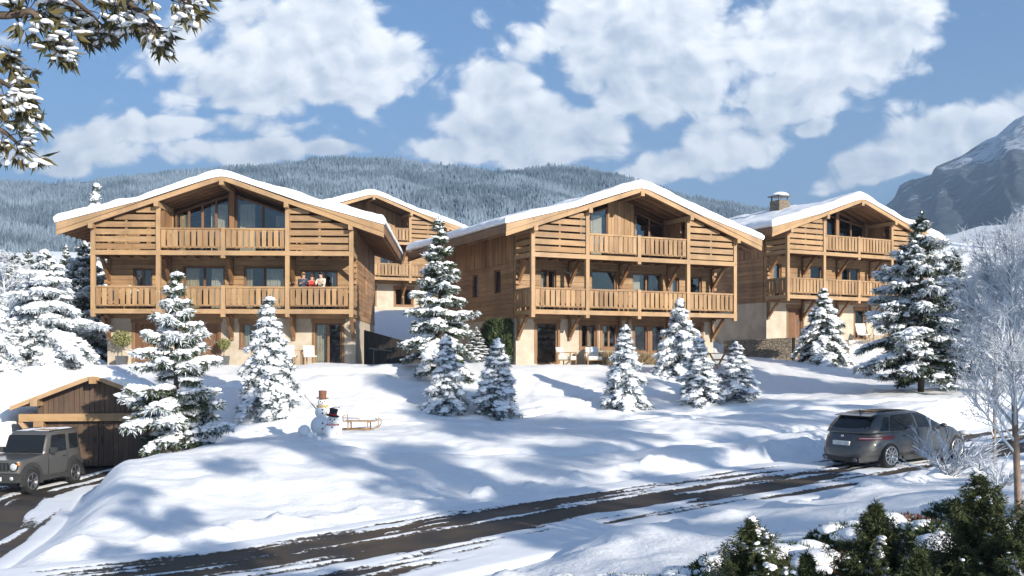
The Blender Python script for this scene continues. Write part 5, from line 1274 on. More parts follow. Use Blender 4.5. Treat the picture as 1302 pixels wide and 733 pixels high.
person(deckz(FR_L, 9.75, .85, Z1), R(3)+.1, 'person in a bright red top, between the two others on the balcony', simple('red_jumper', (.52, .05, .035), .85), hb, 1.62, 'down', .02)
person(deckz(FR_L, 10.25, .7, Z1), R(3)-.5, 'person with dark hair in a cream jumper, rightmost of three on the balcony', simple('cream_jumper', (.68, .62, .50), .9), hd_, 1.72, 'up', .04)
# ------------------------------------------------------------------ vehicles: bodies lofted from outlines, x forward, y left, z up
def ring(xr, xf, b, n, cnt=128, nr=None):
    """plan outline: rear xr, front xf, half width b, squareness n (front) / nr (rear)"""
    nr = nr or n; a = np.linspace(0, 2*PI, 4000, endpoint=False); c, s = np.cos(a), np.sin(a); e = np.where(c > 0, n, nr); xc = (xr+xf)/2; h = (xf-xr)/2
    x = xc+h*np.sign(c)*np.abs(c)**(2/e); y = b*np.sign(s)*np.abs(s)**(2/e)
    d = np.hypot(np.diff(np.append(x, x[0])), np.diff(np.append(y, y[0]))); L = np.concatenate([[0], np.cumsum(d)]); t = np.linspace(0, L[-1], cnt, endpoint=False)
    return np.interp(t, L, np.append(x, x[0])), np.interp(t, L, np.append(y, y[0]))
def loft(levels, zf, cnt=128, sub=4, cap_z=None):
    """levels: (xr,xf,b,n,nr) per level; zf(level,x,y) height.  Smoothly interpolated between levels; closed with a cap"""
    Lv = np.array(levels, float); n = len(Lv); out = []
    t = np.linspace(0, n-1, (n-1)*sub+1)
    for q in t:
        i = min(int(q), n-2); f = q-i; p0, p1, p2, p3 = Lv[max(i-1, 0)], Lv[i], Lv[i+1], Lv[min(i+2, n-1)]
        P = .5*((2*p1)+(-p0+p2)*f+(2*p0-5*p1+4*p2-p3)*f*f+(-p0+3*p1-3*p2+p3)*f**3)
        x, y = ring(P[0], P[1], P[2], P[3], cnt, P[4]); out.append(np.stack([x, y, zf(q, x, y)], 1))
    return out
def loft_mesh(rings, cap=True, inset=(.9, .7, .45, .2, .03), capz=None, bottom=True):
    rs = list(rings)
    if cap:
        l = rs[-1]; c = l.mean(0)
        for k in inset:
            q = l.copy(); q[:, 0] = c[0]+(l[:, 0]-c[0])*k; q[:, 1] = c[1]+(l[:, 1]-c[1])*k; q[:, 2] = capz(q[:, 0], q[:, 1], k) if capz else l[:, 2]; rs.append(q)
    n = len(rs[0]); V = np.concatenate(rs); Fs = []
    for i in range(len(rs)-1):
        for k in range(n): Fs.append((i*n+k, i*n+(k+1) % n, (i+1)*n+(k+1) % n, (i+1)*n+k))
    Fs.append(tuple((len(rs)-1)*n+k for k in range(n)))
    if bottom: Fs.append(tuple(reversed(range(n))))
    return V, Fs
def ngon_obj(name, V, Fs, m, parent, smooth=True):
    me = bpy.data.meshes.new(name); me.from_pydata([tuple(v) for v in V], [], Fs)
    for q in (m if isinstance(m, list) else [m]): me.materials.append(q)
    bm = bmesh.new(); bm.from_mesh(me); bmesh.ops.recalc_face_normals(bm, faces=bm.faces); bm.to_mesh(me); bm.free()
    me.polygons.foreach_set('use_smooth', np.full(len(me.polygons), smooth)); me.update()
    o = bpy.data.objects.new(name, me); COL.objects.link(o); o.parent = parent; return o
def cut_arches(o, cs, r_, depth):
    cut = MB()
    for (x, s, z) in cs: cut.lathe([(r_, 0), (r_, depth)], (x, s*(1.2-depth) if s > 0 else -1.2, z), 'y', 40)
    c = cut.build('cutter', M['black']); md = o.modifiers.new('b', 'BOOLEAN'); md.operation = 'DIFFERENCE'; md.object = c; md.solver = 'EXACT'
    dg = bpy.context.evaluated_depsgraph_get(); me = bpy.data.meshes.new_from_object(o.evaluated_get(dg)); o.modifiers.clear(); o.data = me; bpy.data.objects.remove(c)
def patch(name, rows, m, parent, off=.006, outward=None, th=0.0):
    """curved panel from rows of points, lifted off the body by off along its normal"""
    A = np.array(rows, float); n, k = A.shape[:2]; du = np.gradient(A, axis=0); dv = np.gradient(A, axis=1); N = np.cross(du, dv); N /= np.linalg.norm(N, axis=2)[..., None]+1e-9
    if outward is not None and (N*np.array(outward)).sum() < 0: N = -N
    A = A+N*off; return np_obj(name, A.reshape(-1, 3), grid_faces(n, k), m, parent, True)
def wheel(root, x, y, r_, wd, side, spokes, name='wheel', rim_r=.70, hubc='chrome', tread=False):
    m = MB(); h = wd/2
    m.lathe([(r_*.62, -h*.9), (r_*.90, -h), (r_*.97, -h*.8), (r_, -h*.5), (r_, h*.5), (r_*.97, h*.8), (r_*.90, h), (r_*.62, h*.9)], (0, 0, 0), 'y', 40)
    if tread:
        for k in range(36): a = k*2*PI/36; m.bar((math.cos(a)*r_*1.0, -h*.8, math.sin(a)*r_), (math.cos(a)*r_*1.0, h*.8, math.sin(a)*r_), .035, .022, (math.cos(a), 0, math.sin(a)))
    w_ = m.build(name, M['rubber'], root); w_.location = (x, y, r_)
    d = MB(); rr = r_*rim_r; d.lathe([(.02, side*h*.35), (rr*.99, side*h*.35), (rr, side*h*.5)], (0, 0, 0), 'y', 32); d.build('rim_back', M['black'], w_)
    s = MB(); s.lathe([(rr*.90, side*h*.55), (rr*.92, side*h*.97), (rr*1.0, side*h*1.0), (rr*1.04, side*h*.9)], (0, 0, 0), 'y', 40); s.lathe([(.02, side*h*.9), (rr*.2, side*h*.88), (rr*.24, side*h*.55)], (0, 0, 0), 'y', 20)
    for k in range(spokes):
        a = k*2*PI/spokes+.2
        for da in ((-.09, .09) if spokes <= 5 else (0,)):
            s.bar((math.cos(a)*rr*.15, side*h*.80, math.sin(a)*rr*.15), (math.cos(a+da)*rr*.95, side*h*.88, math.sin(a+da)*rr*.95), rr*(.10 if spokes > 5 else .13), .02, (0, 1, 0))
    s.build('rim', M['rim' if not tread else 'rim_dark'], w_); return w_
def paint(name, col, metal=.55, rough=.28):
    m, t, b = mat(name); p = t.coord(); n = t.noise(p, 2.2, 5, .6); z = t.new('ShaderNodeSeparateXYZ'); t.put(z.inputs[0], p)
    dirt = t.math('MULTIPLY', t.rng(z.outputs[2], .15, .85, 1.0, 0.0), t.rng(n, .35, .65)); dirt = t.math('MULTIPLY', dirt, .6)
    t.put(b.inputs['Base Color'], t.mix(dirt, col, (.13, .12, .11))); b.inputs['Metallic'].default_value = metal
    t.put(b.inputs['Roughness'], t.math('ADD', rough, t.math('MULTIPLY', dirt, .5))); b.inputs['Coat Weight'].default_value = .6; b.inputs['Coat Roughness'].default_value = .08; return m
M['paint_grey'] = paint('grey_metallic_paint', (.075, .075, .076), .4, .3); M['paint_sand'] = paint('beige_grey_paint', (.105, .102, .096), .3, .32)
M['rim'] = simple('alloy', (.55, .55, .56), .3, .9, .05); M['rim_dark'] = simple('dark_alloy', (.30, .30, .31), .35, .8, .05)
def _cg():
    m, t, b = mat('car_glass'); b.inputs['Base Color'].default_value = (.012, .014, .016, 1); b.inputs['Roughness'].default_value = .04; b.inputs['Specular IOR Level'].default_value = .4; return m
M['car_glass'] = _cg(); M['lens_red'] = simple('red_lens', (.13, .004, .006), .3, 0, .1); M['lens_white'] = simple('clear_lens', (.6, .62, .64), .1, .3, .05); M['lens_amber'] = simple('amber_lens', (.6, .2, .03), .2); M['plate'] = simple('plate_white', (.62, .62, .60), .5); M['plastic'] = simple('grey_black_plastic', (.035, .036, .037), .65)

def hatchback(loc, heading):
    root = empty('hatchback', loc, heading, 'grey metallic hatchback seen from behind, driving up the snowy road', 'car')
    # lower body up to the waist, waist line rising to the rear
    lv = [(-.02, 4.18, .76, 5, 5), (-.06, 4.27, .86, 4.2, 4.6), (-.05, 4.31, .895, 3.8, 4.4), (-.01, 4.30, .90, 3.6, 4.2), (.05, 4.24, .885, 3.4, 4.0), (.12, 4.12, .855, 3.4, 4.0), (.17, 4.0, .825, 3.4, 4.0)]
    zl = [.20, .30, .47, .60, .73, .86, .94]
    def zf(q, x, y):
        b = np.interp(q, range(len(zl)), zl); f = sstep(2.9, 4.3, x); low = sstep(0, 1.0, q)
        return b-(b-.30)*.34*f*low+.03*(1-x/4.3)*low
    rg = loft(lv, zf, 140, 4)
    def cz(x, y, k): return 1.0-.12*sstep(2.8, 4.2, x)*1.0-.12*sstep(3.3, 4.3, x)+.02*(1-k)
    V, Fs = loft_mesh(rg, True, capz=lambda x, y, k: zf(6, x, y)+.035*(1-k**2))
    body = ngon_obj('body', V, Fs, M['paint_grey'], root); cut_arches(body, [(.80, 1, .33), (.80, -1, .33), (3.47, 1, .33), (3.47, -1, .33)], .385, .40)
    # greenhouse
    gv = [(.10, 3.45, .83, 3.6, 5.0), (.22, 3.05, .79, 3.4, 4.8), (.42, 2.70, .715, 3.4, 4.4), (.54, 2.42, .64, 3.3, 4.0), (.64, 2.22, .58, 3.2, 3.6)]
    gz_ = [.90, 1.07, 1.24, 1.335, 1.365]
    def zg(q, x, y): return np.interp(q, range(5), gz_)+.02*np.sin(np.clip((x-.3)/2.3, 0, 1)*PI)*np.clip(q/4, 0, 1)
    gr = loft(gv, zg, 140, 4)
    V, Fs = loft_mesh(gr, True, capz=lambda x, y, k: zg(4, x, y)+.025*(1-k*k)); ngon_obj('roof', V, Fs, M['paint_grey'], root)
    GV = np.array(gv)
    def gp(q):
        return [np.interp(q, range(5), GV[:, i]) for i in range(5)]
    def side(q, x, s):
        xr, xf, b, n, nr = gp(q); xc, h = (xr+xf)/2, (xf-xr)/2; e = n if x > xc else nr; u = min(1, abs((x-xc)/h)); y = b*max(0, 1-u**e)**(1/e); return (x, s*y, float(zg(q, np.array([x]), 0)[0]))
    def rear(q, y, front=False):
        xr, xf, b, n, nr = gp(q); xc, h = (xr+xf)/2, (xf-xr)/2; e = n if front else nr; u = min(.999, abs(y/b)); x = xc+(h if front else -h)*(1-u**e)**(1/e); return (x, y, float(zg(q, np.array([x]), 0)[0]))
    qs = np.linspace(.15, 2.75, 8)
    def xlim(q, lo): f = (q-.15)/2.6; return lo(f)
    for s, nm in ((1, 'left'), (-1, 'right')):
        for (a, b) in ((lambda f: .86+.05*f-.30*(1-f)**6*0+.18*f*f, lambda f: 1.86-.0*f), (lambda f: 1.93-.0*f, lambda f: 3.02-.78*f-.10*f*f)):
            patch('side_window', [[side(q, x, s) for x in np.linspace(a((q-.15)/2.6), b((q-.15)/2.6), 12)] for q in qs], M['car_glass'], root, .007, (0, s, .3))
        patch('quarter_window', [[side(q, x, s) for x in np.linspace(.50+.30*((q-.3)/2.0), .80+.16*((q-.3)/2.0)**1, 6)] for q in np.linspace(.3, 2.3, 5)], M['car_glass'], root, .007, (0, s, .3))
        # sill, door lines, handle, mirror
        m = MB(); m.bar((1.22, s*.885, .235), (3.05, s*.885, .235), .05, .12); m.build('sill', M['plastic'], root)
        for x in (1.88,): m = MB(); m.tube([(x, s*.902, .34), (x, s*.905, .60), (x, s*.888, .80), (x, s*.846, .955)], .006, 4); m.build('door_gap', M['black'], root)
        for x in (1.30, 2.30): m = MB(); m.bar((x, s*.900, .80), (x+.20, s*.897, .79), .022, .028); m.build('door_handle', M['paint_grey'], root)
        m = MB(); m.ball((2.78, s*.97, .97), .10, (.7, 1.0, .62)); m.build('mirror', M['paint_grey'], root)
        # rear lamps wrapping round the corner
        lz = lambda v: .725+.095*v
        def lp(u, v):          # u 0 inner .. 1 round the side
            q = np.interp(lz(v), [zf(k, np.array([.1]), 0)[0] for k in range(7)], range(7)); L_ = [np.interp(q, range(7), np.array(lv)[:, i]) for i in range(5)]; xc, h = (L_[0]+L_[1])/2, (L_[1]-L_[0])/2
            if u < .62: y = L_[2]*(.50+.45*u/.62); x = xc-h*(1-(y/L_[2])**L_[4])**(1/L_[4])
            else: x0 = xc-h*(1-.95**L_[4])**(1/L_[4]); x = x0+.20*(u-.62)/.38*(1 if v > .3 else .6+v); y = L_[2]*(1-min(1, abs((x-xc)/h))**L_[4])**(1/L_[4])
            return (x, s*y, lz(v*(.55+.45*min(1, u*1.6))+.2*(1-u)))
        patch('tail_light', [[lp(u, v) for u in np.linspace(0, 1, 18)] for v in np.linspace(0, 1, 6)], M['lens_red'], root, .008, (-1, s*.5, 0))
        patch('lamp_strip', [[lp(u, v) for u in np.linspace(.05, .55, 8)] for v in (.42, .60)], M['lens_white'], root, .012, (-1, s*.5, 0))
        m = MB(); m.lathe([(.045, 0), (.055, .0), (.055, .12), (.045, .12)], (-.075, s*.46, .25), 'x', 16); m.build('exhaust', M['zinc'], root)
        # headlight
        m = MB(); m.ball((4.05, s*.66, .66), .17, (.8, .9, .45)); m.build('headlight', M['lens_white'], root)
    patch('rear_window', [[rear(q, y) for y in np.linspace(-(.66-.1*f), (.66-.1*f), 14)] for q, f in zip(np.linspace(.25, 2.3, 6), np.linspace(0, 1, 6))], M['car_glass'], root, .008, (-1, 0, .2))
    patch('windscreen', [[rear(q, y, True) for y in np.linspace(-(.70-.1*f), (.70-.1*f), 14)] for q, f in zip(np.linspace(.3, 2.8, 6), np.linspace(0, 1, 6))], M['car_glass'], root, .008, (1, 0, .3))
    # roof spoiler, sunroof, bumper, plate, badge
    m = MB(); m.hexa([(.42, -.57, 1.305), (.68, -.57, 1.335), (.68, .57, 1.335), (.42, .57, 1.305), (.40, -.55, 1.325), (.68, -.55, 1.368), (.68, .55, 1.368), (.40, .55, 1.325)]); m.build('spoiler', M['paint_grey'], root)
    patch('sunroof', [[(x, y, float(zg(4, np.array([x]), 0)[0])+.025*(1-max(abs(y)/.6, abs(x-1.4)/.9)**2)) for y in np.linspace(-.45, .45, 8)] for x in np.linspace(.95, 2.05, 10)], M['car_glass'], root, .010, (0, 0, 1))
    m = MB(); m.hexa([(-.03, -.56, .19), (.3, -.62, .17), (.3, .62, .17), (-.03, .56, .19), (-.06, -.58, .31), (.3, -.64, .31), (.3, .64, .31), (-.06, .58, .31)]); m.build('lower_bumper', M['plastic'], root)
    m = MB(); m.box(-.030, .02, -.26, .26, .60, .705); m.build('number_plate', M['plate'], root)
    m = MB(); m.lathe([(.001, -.012), (.036, -.012), (.036, .03)], (.035, 0, .83), 'x', 18); m.build('badge', M['chrome'], root)
    m = MB(); m.hexa([(.72, -.02, 1.37), (.92, -.02, 1.38), (.92, .02, 1.38), (.72, .02, 1.37), (.70, -.012, 1.46), (.78, -.012, 1.43), (.78, .012, 1.43), (.70, .012, 1.46)]); m.build('aerial', M['paint_grey'], root)
    m = MB(); m.box(.6, 3.6, -.55, .55, .16, .3); m.build('underbody', M['black'], root)
    for x in (.80, 3.47):
        for s in (1, -1): wheel(root, x, s*.79, .325, .21, s, 10)
    return root
# rear right wheel stands at pixel (1130, 597)
hd = R(90-59)
cw_ = at(1130, 597, 26.9); off = Vector((.80, -.79))*1.08; off.rotate(Matrix.Rotation(hd, 2))
hx, hy = cw_[0]-off.x, cw_[1]-off.y
rz_ = poly_near(ROADS, np.array([hx]), np.array([hy]))[1][0]; fx, fy = hx+4*math.cos(hd), hy+4*math.sin(hd); rz2 = poly_near(ROADS, np.array([fx]), np.array([fy]))[1][0]
hc = hatchback((hx, hy, rz_+.0), hd); hc.scale = (1.08,)*3; hc.rotation_euler = (0, -math.atan2(rz2-rz_, 4.0), hd)

def offroader(loc, heading):
    root = empty('offroader', loc, heading, 'boxy beige off-roader with black bumpers parked by the garage', 'car')
    lv = [(.10, 3.30, .70, 9, 9), (.05, 3.36, .73, 8, 9), (.05, 3.37, .735, 8, 9), (.06, 3.36, .735, 8, 9), (.09, 3.33, .72, 8, 9), (.12, 3.30, .71, 8, 9)]; zl = [.34, .48, .66, .86, 1.02, 1.06]
    def zf(q, x, y): b = np.interp(q, range(6), zl); return b-.09*sstep(2.0, 3.3, x)*sstep(3, 5, q)
    V, Fs = loft_mesh(loft(lv, zf, 140, 3), True, capz=lambda x, y, k: zf(5, x, y)+.02*(1-k*k)); body = ngon_obj('body', V, Fs, M['paint_sand'], root)
    cut_arches(body, [(.62, 1, .36), (.62, -1, .36), (2.87, 1, .36), (2.87, -1, .36)], .42, .36)
    gv = [(.12, 2.14, .705, 9, 10), (.14, 2.08, .69, 9, 10), (.18, 1.92, .655, 9, 10), (.20, 1.82, .635, 9, 10), (.24, 1.76, .60, 8, 9)]; gz_ = [1.04, 1.2, 1.56, 1.66, 1.70]
    def zg(q, x, y): return np.interp(q, range(5), gz_)+0*x
    V, Fs = loft_mesh(loft(gv, zg, 140, 4), True, capz=lambda x, y, k: 1.70+.018*(1-k*k)+0*x); ngon_obj('roof', V, Fs, M['paint_sand'], root)
    GV = np.array(gv)
    def gp(q): return [np.interp(q, range(5), GV[:, i]) for i in range(5)]
    def side(q, x, s): xr, xf, b, n, nr = gp(q); return (x, s*b*.998, float(np.interp(q, range(5), gz_)))
    def frt(q, y, front=True): xr, xf, b, n, nr = gp(q); return ((xf if front else xr), y, float(np.interp(q, range(5), gz_)))
    for s in (1, -1):
        patch('door_window', [[side(q, x, s) for x in np.linspace(1.02, 1.93-.20*f, 8)] for q, f in zip(np.linspace(.25, 2.25, 6), np.linspace(0, 1, 6))], M['car_glass'], root, .008, (0, s, .2))
        patch('rear_side_window', [[side(q, x, s) for x in np.linspace(.36, .84, 6)] for q in np.linspace(.4, 2.1, 5)], M['car_glass'], root, .008, (0, s, .2))
        for x in (.62, 2.87):                                  # black flares
            m = MB(); pts = [(x+math.cos(a)*.455, s*.745, .36+math.sin(a)*.455) for a in np.linspace(-.25, PI+.25, 18)]
            for p, q in zip(pts[:-1], pts[1:]): m.bar(p, q, .14, .075, (0, 1, 0))
            m.build('wheel_arch', M['plastic'], root)
        m = MB(); m.box(1.08, 2.40, s*.735-.05, s*.735+.05, .30, .42); m.build('sill', M['plastic'], root)
        for x in (.98, 2.02): m = MB(); m.tube([(x, s*.742, .46), (x, s*.742, .86), (x, s*.722, 1.03)], .006, 4); m.build('door_gap', M['black'], root)
        m = MB(); m.bar((1.08, s*.745, .93), (1.26, s*.745, .93), .03, .035); m.build('door_handle', M['plastic'], root)
        m = MB(); m.box(1.86, 1.98, s*.84-.09, s*.84+.09, 1.08, 1.24); m.bar((1.92, s*.70, 1.10), (1.92, s*.80, 1.13), .03, .03); m.build('mirror', M['plastic'], root)
        m = MB(); m.lathe([(.001, .0), (.10, .0), (.115, -.03), (.118, -.09)], (3.385, s*.50, .80), 'x', 24); hl = m.build('headlight', M['lens_white'], root)
        m = MB(); m.lathe([(.10, -.005), (.128, .012), (.13, -.05)], (3.378, s*.50, .80), 'x', 24); m.build('headlight_ring', M['black'], hl)
        m = MB(); m.lathe([(.001, 0), (.045, 0), (.05, -.05)], (3.392, s*.655, .88), 'x', 14); m.build('indicator', M['lens_amber'], root)
        m = MB(); m.lathe([(.001, 0), (.055, 0), (.06, -.06)], (3.53, s*.54, .49), 'x', 16); m.build('fog_light', M['lens_white'], root)
        m = MB(); m.box(.02, .05, s*.58-.09, s*.58+.09, .46, .56); m.build('tail_light', M['lens_red'], root)
        m = MB(); m.bar((.25, s*.60, 1.715), (1.75, s*.60, 1.715), .03, .03); m.build('gutter', M['plastic'], root)
        for x in (.62, 2.87): wheel(root, x, s*.685, .345, .20, s, 5, tread=True)
    patch('windscreen', [[frt(q, y) for y in np.linspace(-.62+.04*f, .62-.04*f, 10)] for q, f in zip(np.linspace(.25, 2.35, 6), np.linspace(0, 1, 6))], M['car_glass'], root, .012, (1, 0, .1))
    patch('rear_window', [[frt(q, y, False) for y in np.linspace(-.5, .5, 8)] for q in np.linspace(.4, 2.1, 5)], M['car_glass'], root, .012, (-1, 0, .1))
    m = MB(); m.hexa([(3.34, -.72, .36), (3.50, -.66, .36), (3.50, .66, .36), (3.34, .72, .36), (3.34, -.76, .62), (3.54, -.70, .60), (3.54, .70, .60), (3.34, .76, .62)]); m.build('front_bumper', M['plastic'], root)
    m = MB(); m.hexa([(-.08, -.66, .36), (.08, -.72, .36), (.08, .72, .36), (-.08, .66, .36), (-.10, -.70, .56), (.08, -.76, .58), (.08, .76, .58), (-.10, .70, .56)]); m.build('rear_bumper', M['plastic'], root)
    m = MB(); m.box(3.372, 3.392, -.36, .36, .68, .92); g = m.build('grille', M['black'], root)
    m = MB()
    for k in range(6): y = -.30+k*.12; m.box(3.394, 3.404, y-.018, y+.018, .70, .90)
    m.build('grille_bar', M['plastic'], g)
    m = MB(); m.box(3.545, 3.56, -.26, .26, .42, .53); m.build('number_plate', M['plate'], root)
    m = MB(); m.lathe([(.001, -.10), (.31, -.10), (.335, -.06), (.335, .06), (.31, .10)], (-.06, .04, .86), 'x', 36); m.build('spare_wheel_cover', M['black'], root)
    for y in (-.3, .22): m = MB(); m.bar((2.17, y, 1.10), (2.14, y+.42, 1.16), .02, .02); m.build('wiper', M['black'], root)
    m = MB(); m.box(.3, 3.2, -.5, .5, .24, .4); m.build('underbody', M['black'], root)
    # snow left on roof and bonnet
    for (x0, x1, zz, nm) in ((.3, 1.7, 1.712, 'roof'), ):
        gx_, gy_ = np.meshgrid(np.linspace(x0, x1, 40), np.linspace(-.55, .55, 30)); t_ = np.maximum(fbm(gx_*3, gy_*3, 55, 4)-.52, -.02)*.10; np_obj('roof_frost', np.stack([gx_.ravel(), gy_.ravel(), (zz+t_).ravel()], 1), grid_faces(30, 40), M['snow'], root)
    return root
fw_ = at(38, 628, 28.5); rw_ = at(92, 607, 30.7); hdj = math.atan2(fw_[1]-rw_[1], fw_[0]-rw_[0])
o2 = Vector((2.87, .685)); o2.rotate(Matrix.Rotation(hdj, 2)); jx, jy = fw_[0]-o2.x, fw_[1]-o2.y
offroader((jx, jy, poly_near(DRIVES, np.array([fw_[0]]), np.array([fw_[1]]))[1][0]+.01), hdj)
# ------------------------------------------------------------------ daylight
SUN_AZ, SUN_EL = 38.0, 19.5         # degrees to the right of straight behind the camera, height
to_sun = Vector((math.sin(R(SUN_AZ))*math.cos(R(SUN_EL)), -math.cos(R(SUN_AZ))*math.cos(R(SUN_EL)), math.sin(R(SUN_EL))))
sd = bpy.data.lights.new('sun', 'SUN'); sd.energy = 5.0; sd.angle = R(.7); sd.color = (1.0, .92, .80)
so = bpy.data.objects.new('sun', sd); COL.objects.link(so); so.rotation_euler = (-to_sun).to_track_quat('-Z', 'Y').to_euler(); so.location = to_sun*80
w = bpy.data.worlds.new('World'); scene.world = w; w.use_nodes = True
w.cycles.sampling_method = 'MANUAL'; w.cycles.sample_map_resolution = 256
t = NT(w); bg = t.n['Background']; bg.inputs['Strength'].default_value = .09
sky = t.new('ShaderNodeTexSky'); sky.sky_type = 'NISHITA'; sky.sun_disc = False
sky.sun_elevation = R(SUN_EL); sky.sun_rotation = R(180-SUN_AZ); sky.altitude = 1100; sky.air_density = 1.0; sky.dust_density = .6; sky.ozone_density = 1.6
d = t.coord('Generated')
sx = t.new('ShaderNodeSeparateXYZ'); t.put(sx.inputs[0], d)
ay = t.math('MAXIMUM', t.math('ABSOLUTE', sx.outputs[1]), .12)
u = t.math('DIVIDE', sx.outputs[0], ay); v = t.math('DIVIDE', sx.outputs[2], ay)
cv = t.new('ShaderNodeCombineXYZ'); t.put(cv.inputs[0], u); t.put(cv.inputs[1], v); uv = cv.outputs[0]
warp = t.new('ShaderNodeTexNoise'); t.put(warp.inputs['Vector'], uv); warp.inputs['Scale'].default_value = 7; warp.inputs['Detail'].default_value = 3
wv = t.new('ShaderNodeVectorMath', operation='SUBTRACT'); t.put(wv.inputs[0], warp.outputs['Color']); wv.inputs[1].default_value = (.5, .5, .5)
ws = t.new('ShaderNodeVectorMath', operation='SCALE'); t.put(ws.inputs[0], wv.outputs[0]); ws.inputs['Scale'].default_value = .05
wu = t.new('ShaderNodeVectorMath', operation='ADD'); t.put(wu.inputs[0], uv); t.put(wu.inputs[1], ws.outputs[0]); wuv = wu.outputs[0]
# clouds by bearing and height: (px, py, half width, half height, tilt, weight)
CL = [(385, 55, 165, 95, -4, 1.0), (470, 80, 85, 75, 0, 1.0), (300, 110, 110, 50, 6, .85), (200, 172, 200, 26, 3, .8), (60, 198, 190, 32, 0, .85), (300, 200, 140, 28, 0, .85), (250, 50, 70, 60, 0, .8),
      (665, 165, 125, 65, 0, 1.1), (730, 165, 75, 48, 0, 1.0), (595, 192, 85, 26, 0, .85), (640, 120, 60, 36, 0, .95),
      (860, 55, 175, 100, 6, 1.15), (1010, 40, 190, 72, 8, 1.1), (775, 100, 80, 55, 0, 1.0), (1010, 110, 140, 58, 18, 1.0), (945, 165, 100, 55, 16, .95), (865, 215, 100, 32, 8, .85), (1110, 60, 90, 55, 0, 1.0), (800, 15, 120, 55, 0, 1.0),
      (412, 198, 48, 14, 0, .9), (1040, 165, 30, 16, 0, .8), (705, 38, 30, 42, -30, .62),
      (1210, 178, 140, 42, 17, 1.1), (1120, 215, 100, 34, 14, .95), (1060, 238, 80, 20, 8, .9), (1290, 150, 80, 44, 15, 1.0),
      (-300, 80, 260, 120, 0, .9), (1600, 60, 240, 120, 0, .9), (700, -260, 420, 90, 0, .9), (200, -330, 320, 90, 0, .8), (1250, -360, 300, 110, 0, .8)]
def field(vec, off=0.0):
    acc = None
    for (px, py, a, b, tilt, wgt) in CL:
        m = t.mapping(vec, (a*1.32/F, b*1.32/F, 1), ((px-CX)/F, (HY-py)/F, 0), (0, 0, R(tilt)), 'TEXTURE')
        l = t.new('ShaderNodeVectorMath', operation='LENGTH'); t.put(l.inputs[0], m)
        g = t.rng(l.outputs['Value'], .15, 1.0, wgt, 0.0)
        acc = g if acc is None else t.math('MAXIMUM', acc, g)
    return acc
# billows: rounded puffs from inverted cell noise at three scales, plus fine wisps
def puff(vec, sc):
    n = t.new('ShaderNodeTexVoronoi'); n.voronoi_dimensions = '2D'; n.feature = 'F1'; n.inputs['Scale'].default_value = sc; t.put(n.inputs['Vector'], vec)
    d_ = n.outputs['Distance']; return t.math('SUBTRACT', 1.0, t.math('MULTIPLY', d_, t.math('ADD', .55, t.math('MULTIPLY', d_, .55))))
def billow(vec):
    fine = t.noise(vec, 26, 7, .64, .6)
    b = t.math('ADD', t.math('MULTIPLY', puff(vec, 9), .42), t.math('ADD', t.math('MULTIPLY', puff(vec, 21), .30), t.math('MULTIPLY', puff(vec, 48), .16)))
    return t.math('ADD', b, t.math('MULTIPLY', t.math('SUBTRACT', fine, .5), .55))
bv = t.new('ShaderNodeVectorMath', operation='ADD'); t.put(bv.inputs[0], t.mapping(wuv, (1, 1.25, 1))); bv.inputs[1].default_value = (3.3, 1.1, .37)
bo = t.new('ShaderNodeVectorMath', operation='ADD'); t.put(bo.inputs[0], bv.outputs[0]); bo.inputs[1].default_value = (.010, .016, 0)
b1_ = billow(bv.outputs[0]); b2_ = billow(bo.outputs[0])
base = field(wuv)
n3 = t.noise(t.mapping(uv, (1, 1.6, 1), (3.1, 1.7, 0)), 4.0, 6, .6, .2)
big = t.noise(t.mapping(uv, (1, 1.3, 1), (7.1, 2.7, 0)), 5.0, 5, .55, .2)
dens = t.math('ADD', base, t.math('ADD', t.math('MULTIPLY', t.math('SUBTRACT', b1_, .55), 1.5), t.math('MULTIPLY', t.math('SUBTRACT', big, .5), 1.5)))
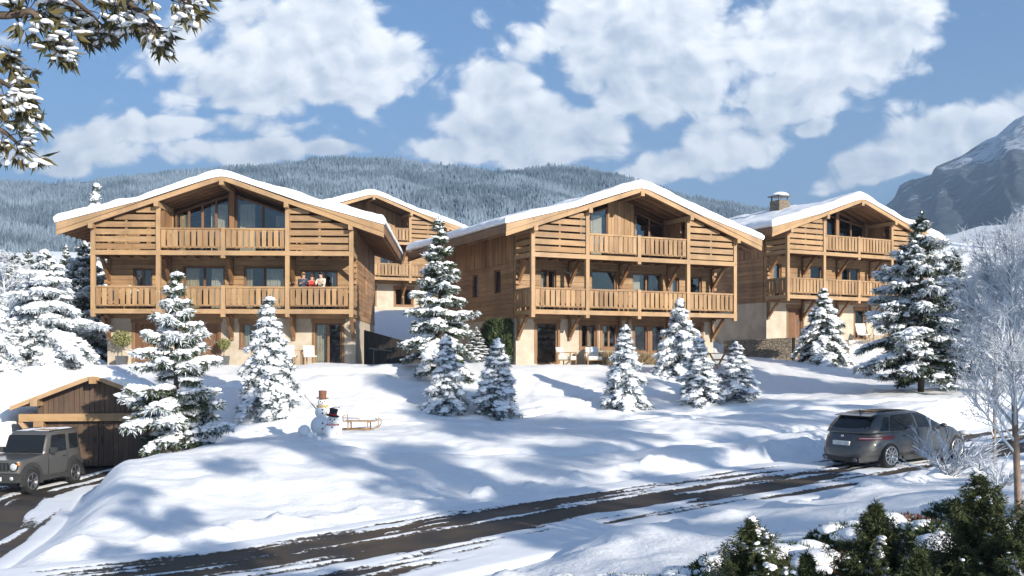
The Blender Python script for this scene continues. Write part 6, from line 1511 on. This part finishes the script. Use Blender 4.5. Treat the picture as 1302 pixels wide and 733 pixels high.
dens = t.math('SUBTRACT', dens, t.rng(v, .13, .20, .5, 0.0))
cov = t.rng(dens, .24, .64)
rel = t.math('ADD', t.math('MULTIPLY', t.math('SUBTRACT', b1_, b2_), 2.2), .62)
thick = t.rng(dens, .5, 1.5, .12, -.22)
sh = t.math('ADD', t.math('ADD', rel, thick), t.math('MULTIPLY', t.math('SUBTRACT', n3, .5), 1.7), True)
ccol = t.mix(sh, (5.6, 6.2, 7.0), (12.2, 12.1, 11.9))
haze = t.rng(v, .0, .34, .62, 0.0)
skyc = t.mix(1.0, sky.outputs[0], (.52, .80, 1.06), 'MULTIPLY')
skyc = t.mix(haze, skyc, (3.1, 3.9, 4.8))
final = t.mix(t.math('MULTIPLY', cov, .94), skyc, ccol)
t.put(bg.inputs['Color'], final)
# ------------------------------------------------------------------ camera
cd = bpy.data.cameras.new('camera'); cam = bpy.data.objects.new('camera', cd); COL.objects.link(cam)
cam.location = (0, 0, ZC); cam.rotation_euler = (R(90), 0, 0)
cd.sensor_width = 36; cd.sensor_fit = 'HORIZONTAL'; cd.lens = 36*F/1302; cd.shift_y = (HY-366.5)/1302
cd.clip_start = .1; cd.clip_end = 12000; scene.camera = cam
scene.render.resolution_x = 1024; scene.render.resolution_y = 576
vs = scene.view_settings; vs.view_transform = 'Standard'; vs.look = 'None'; vs.gamma = 1; vs.use_curve_mapping = False; vs.exposure = .74

# ------------------------------------------------------------------ mountain air
HAZE = .00035
hm = bpy.data.materials.new('mountain_air'); hm.use_nodes = True; ht = NT(hm); ht.n.remove(ht.n['Principled BSDF'])
pv = ht.new('ShaderNodeVolumePrincipled'); pv.inputs['Color'].default_value = (.50, .72, 1, 1); pv.inputs['Density'].default_value = HAZE; pv.inputs['Anisotropy'].default_value = .1
ht.l.new(pv.outputs[0], ht.n['Material Output'].inputs['Volume'])
hb = MB(); hb.box(-2650, 2650, -410, 3500, -30, 720); ho = hb.build('haze', hm); tag(ho, 'thin blue mountain air over the valley', 'haze', kind='stuff')
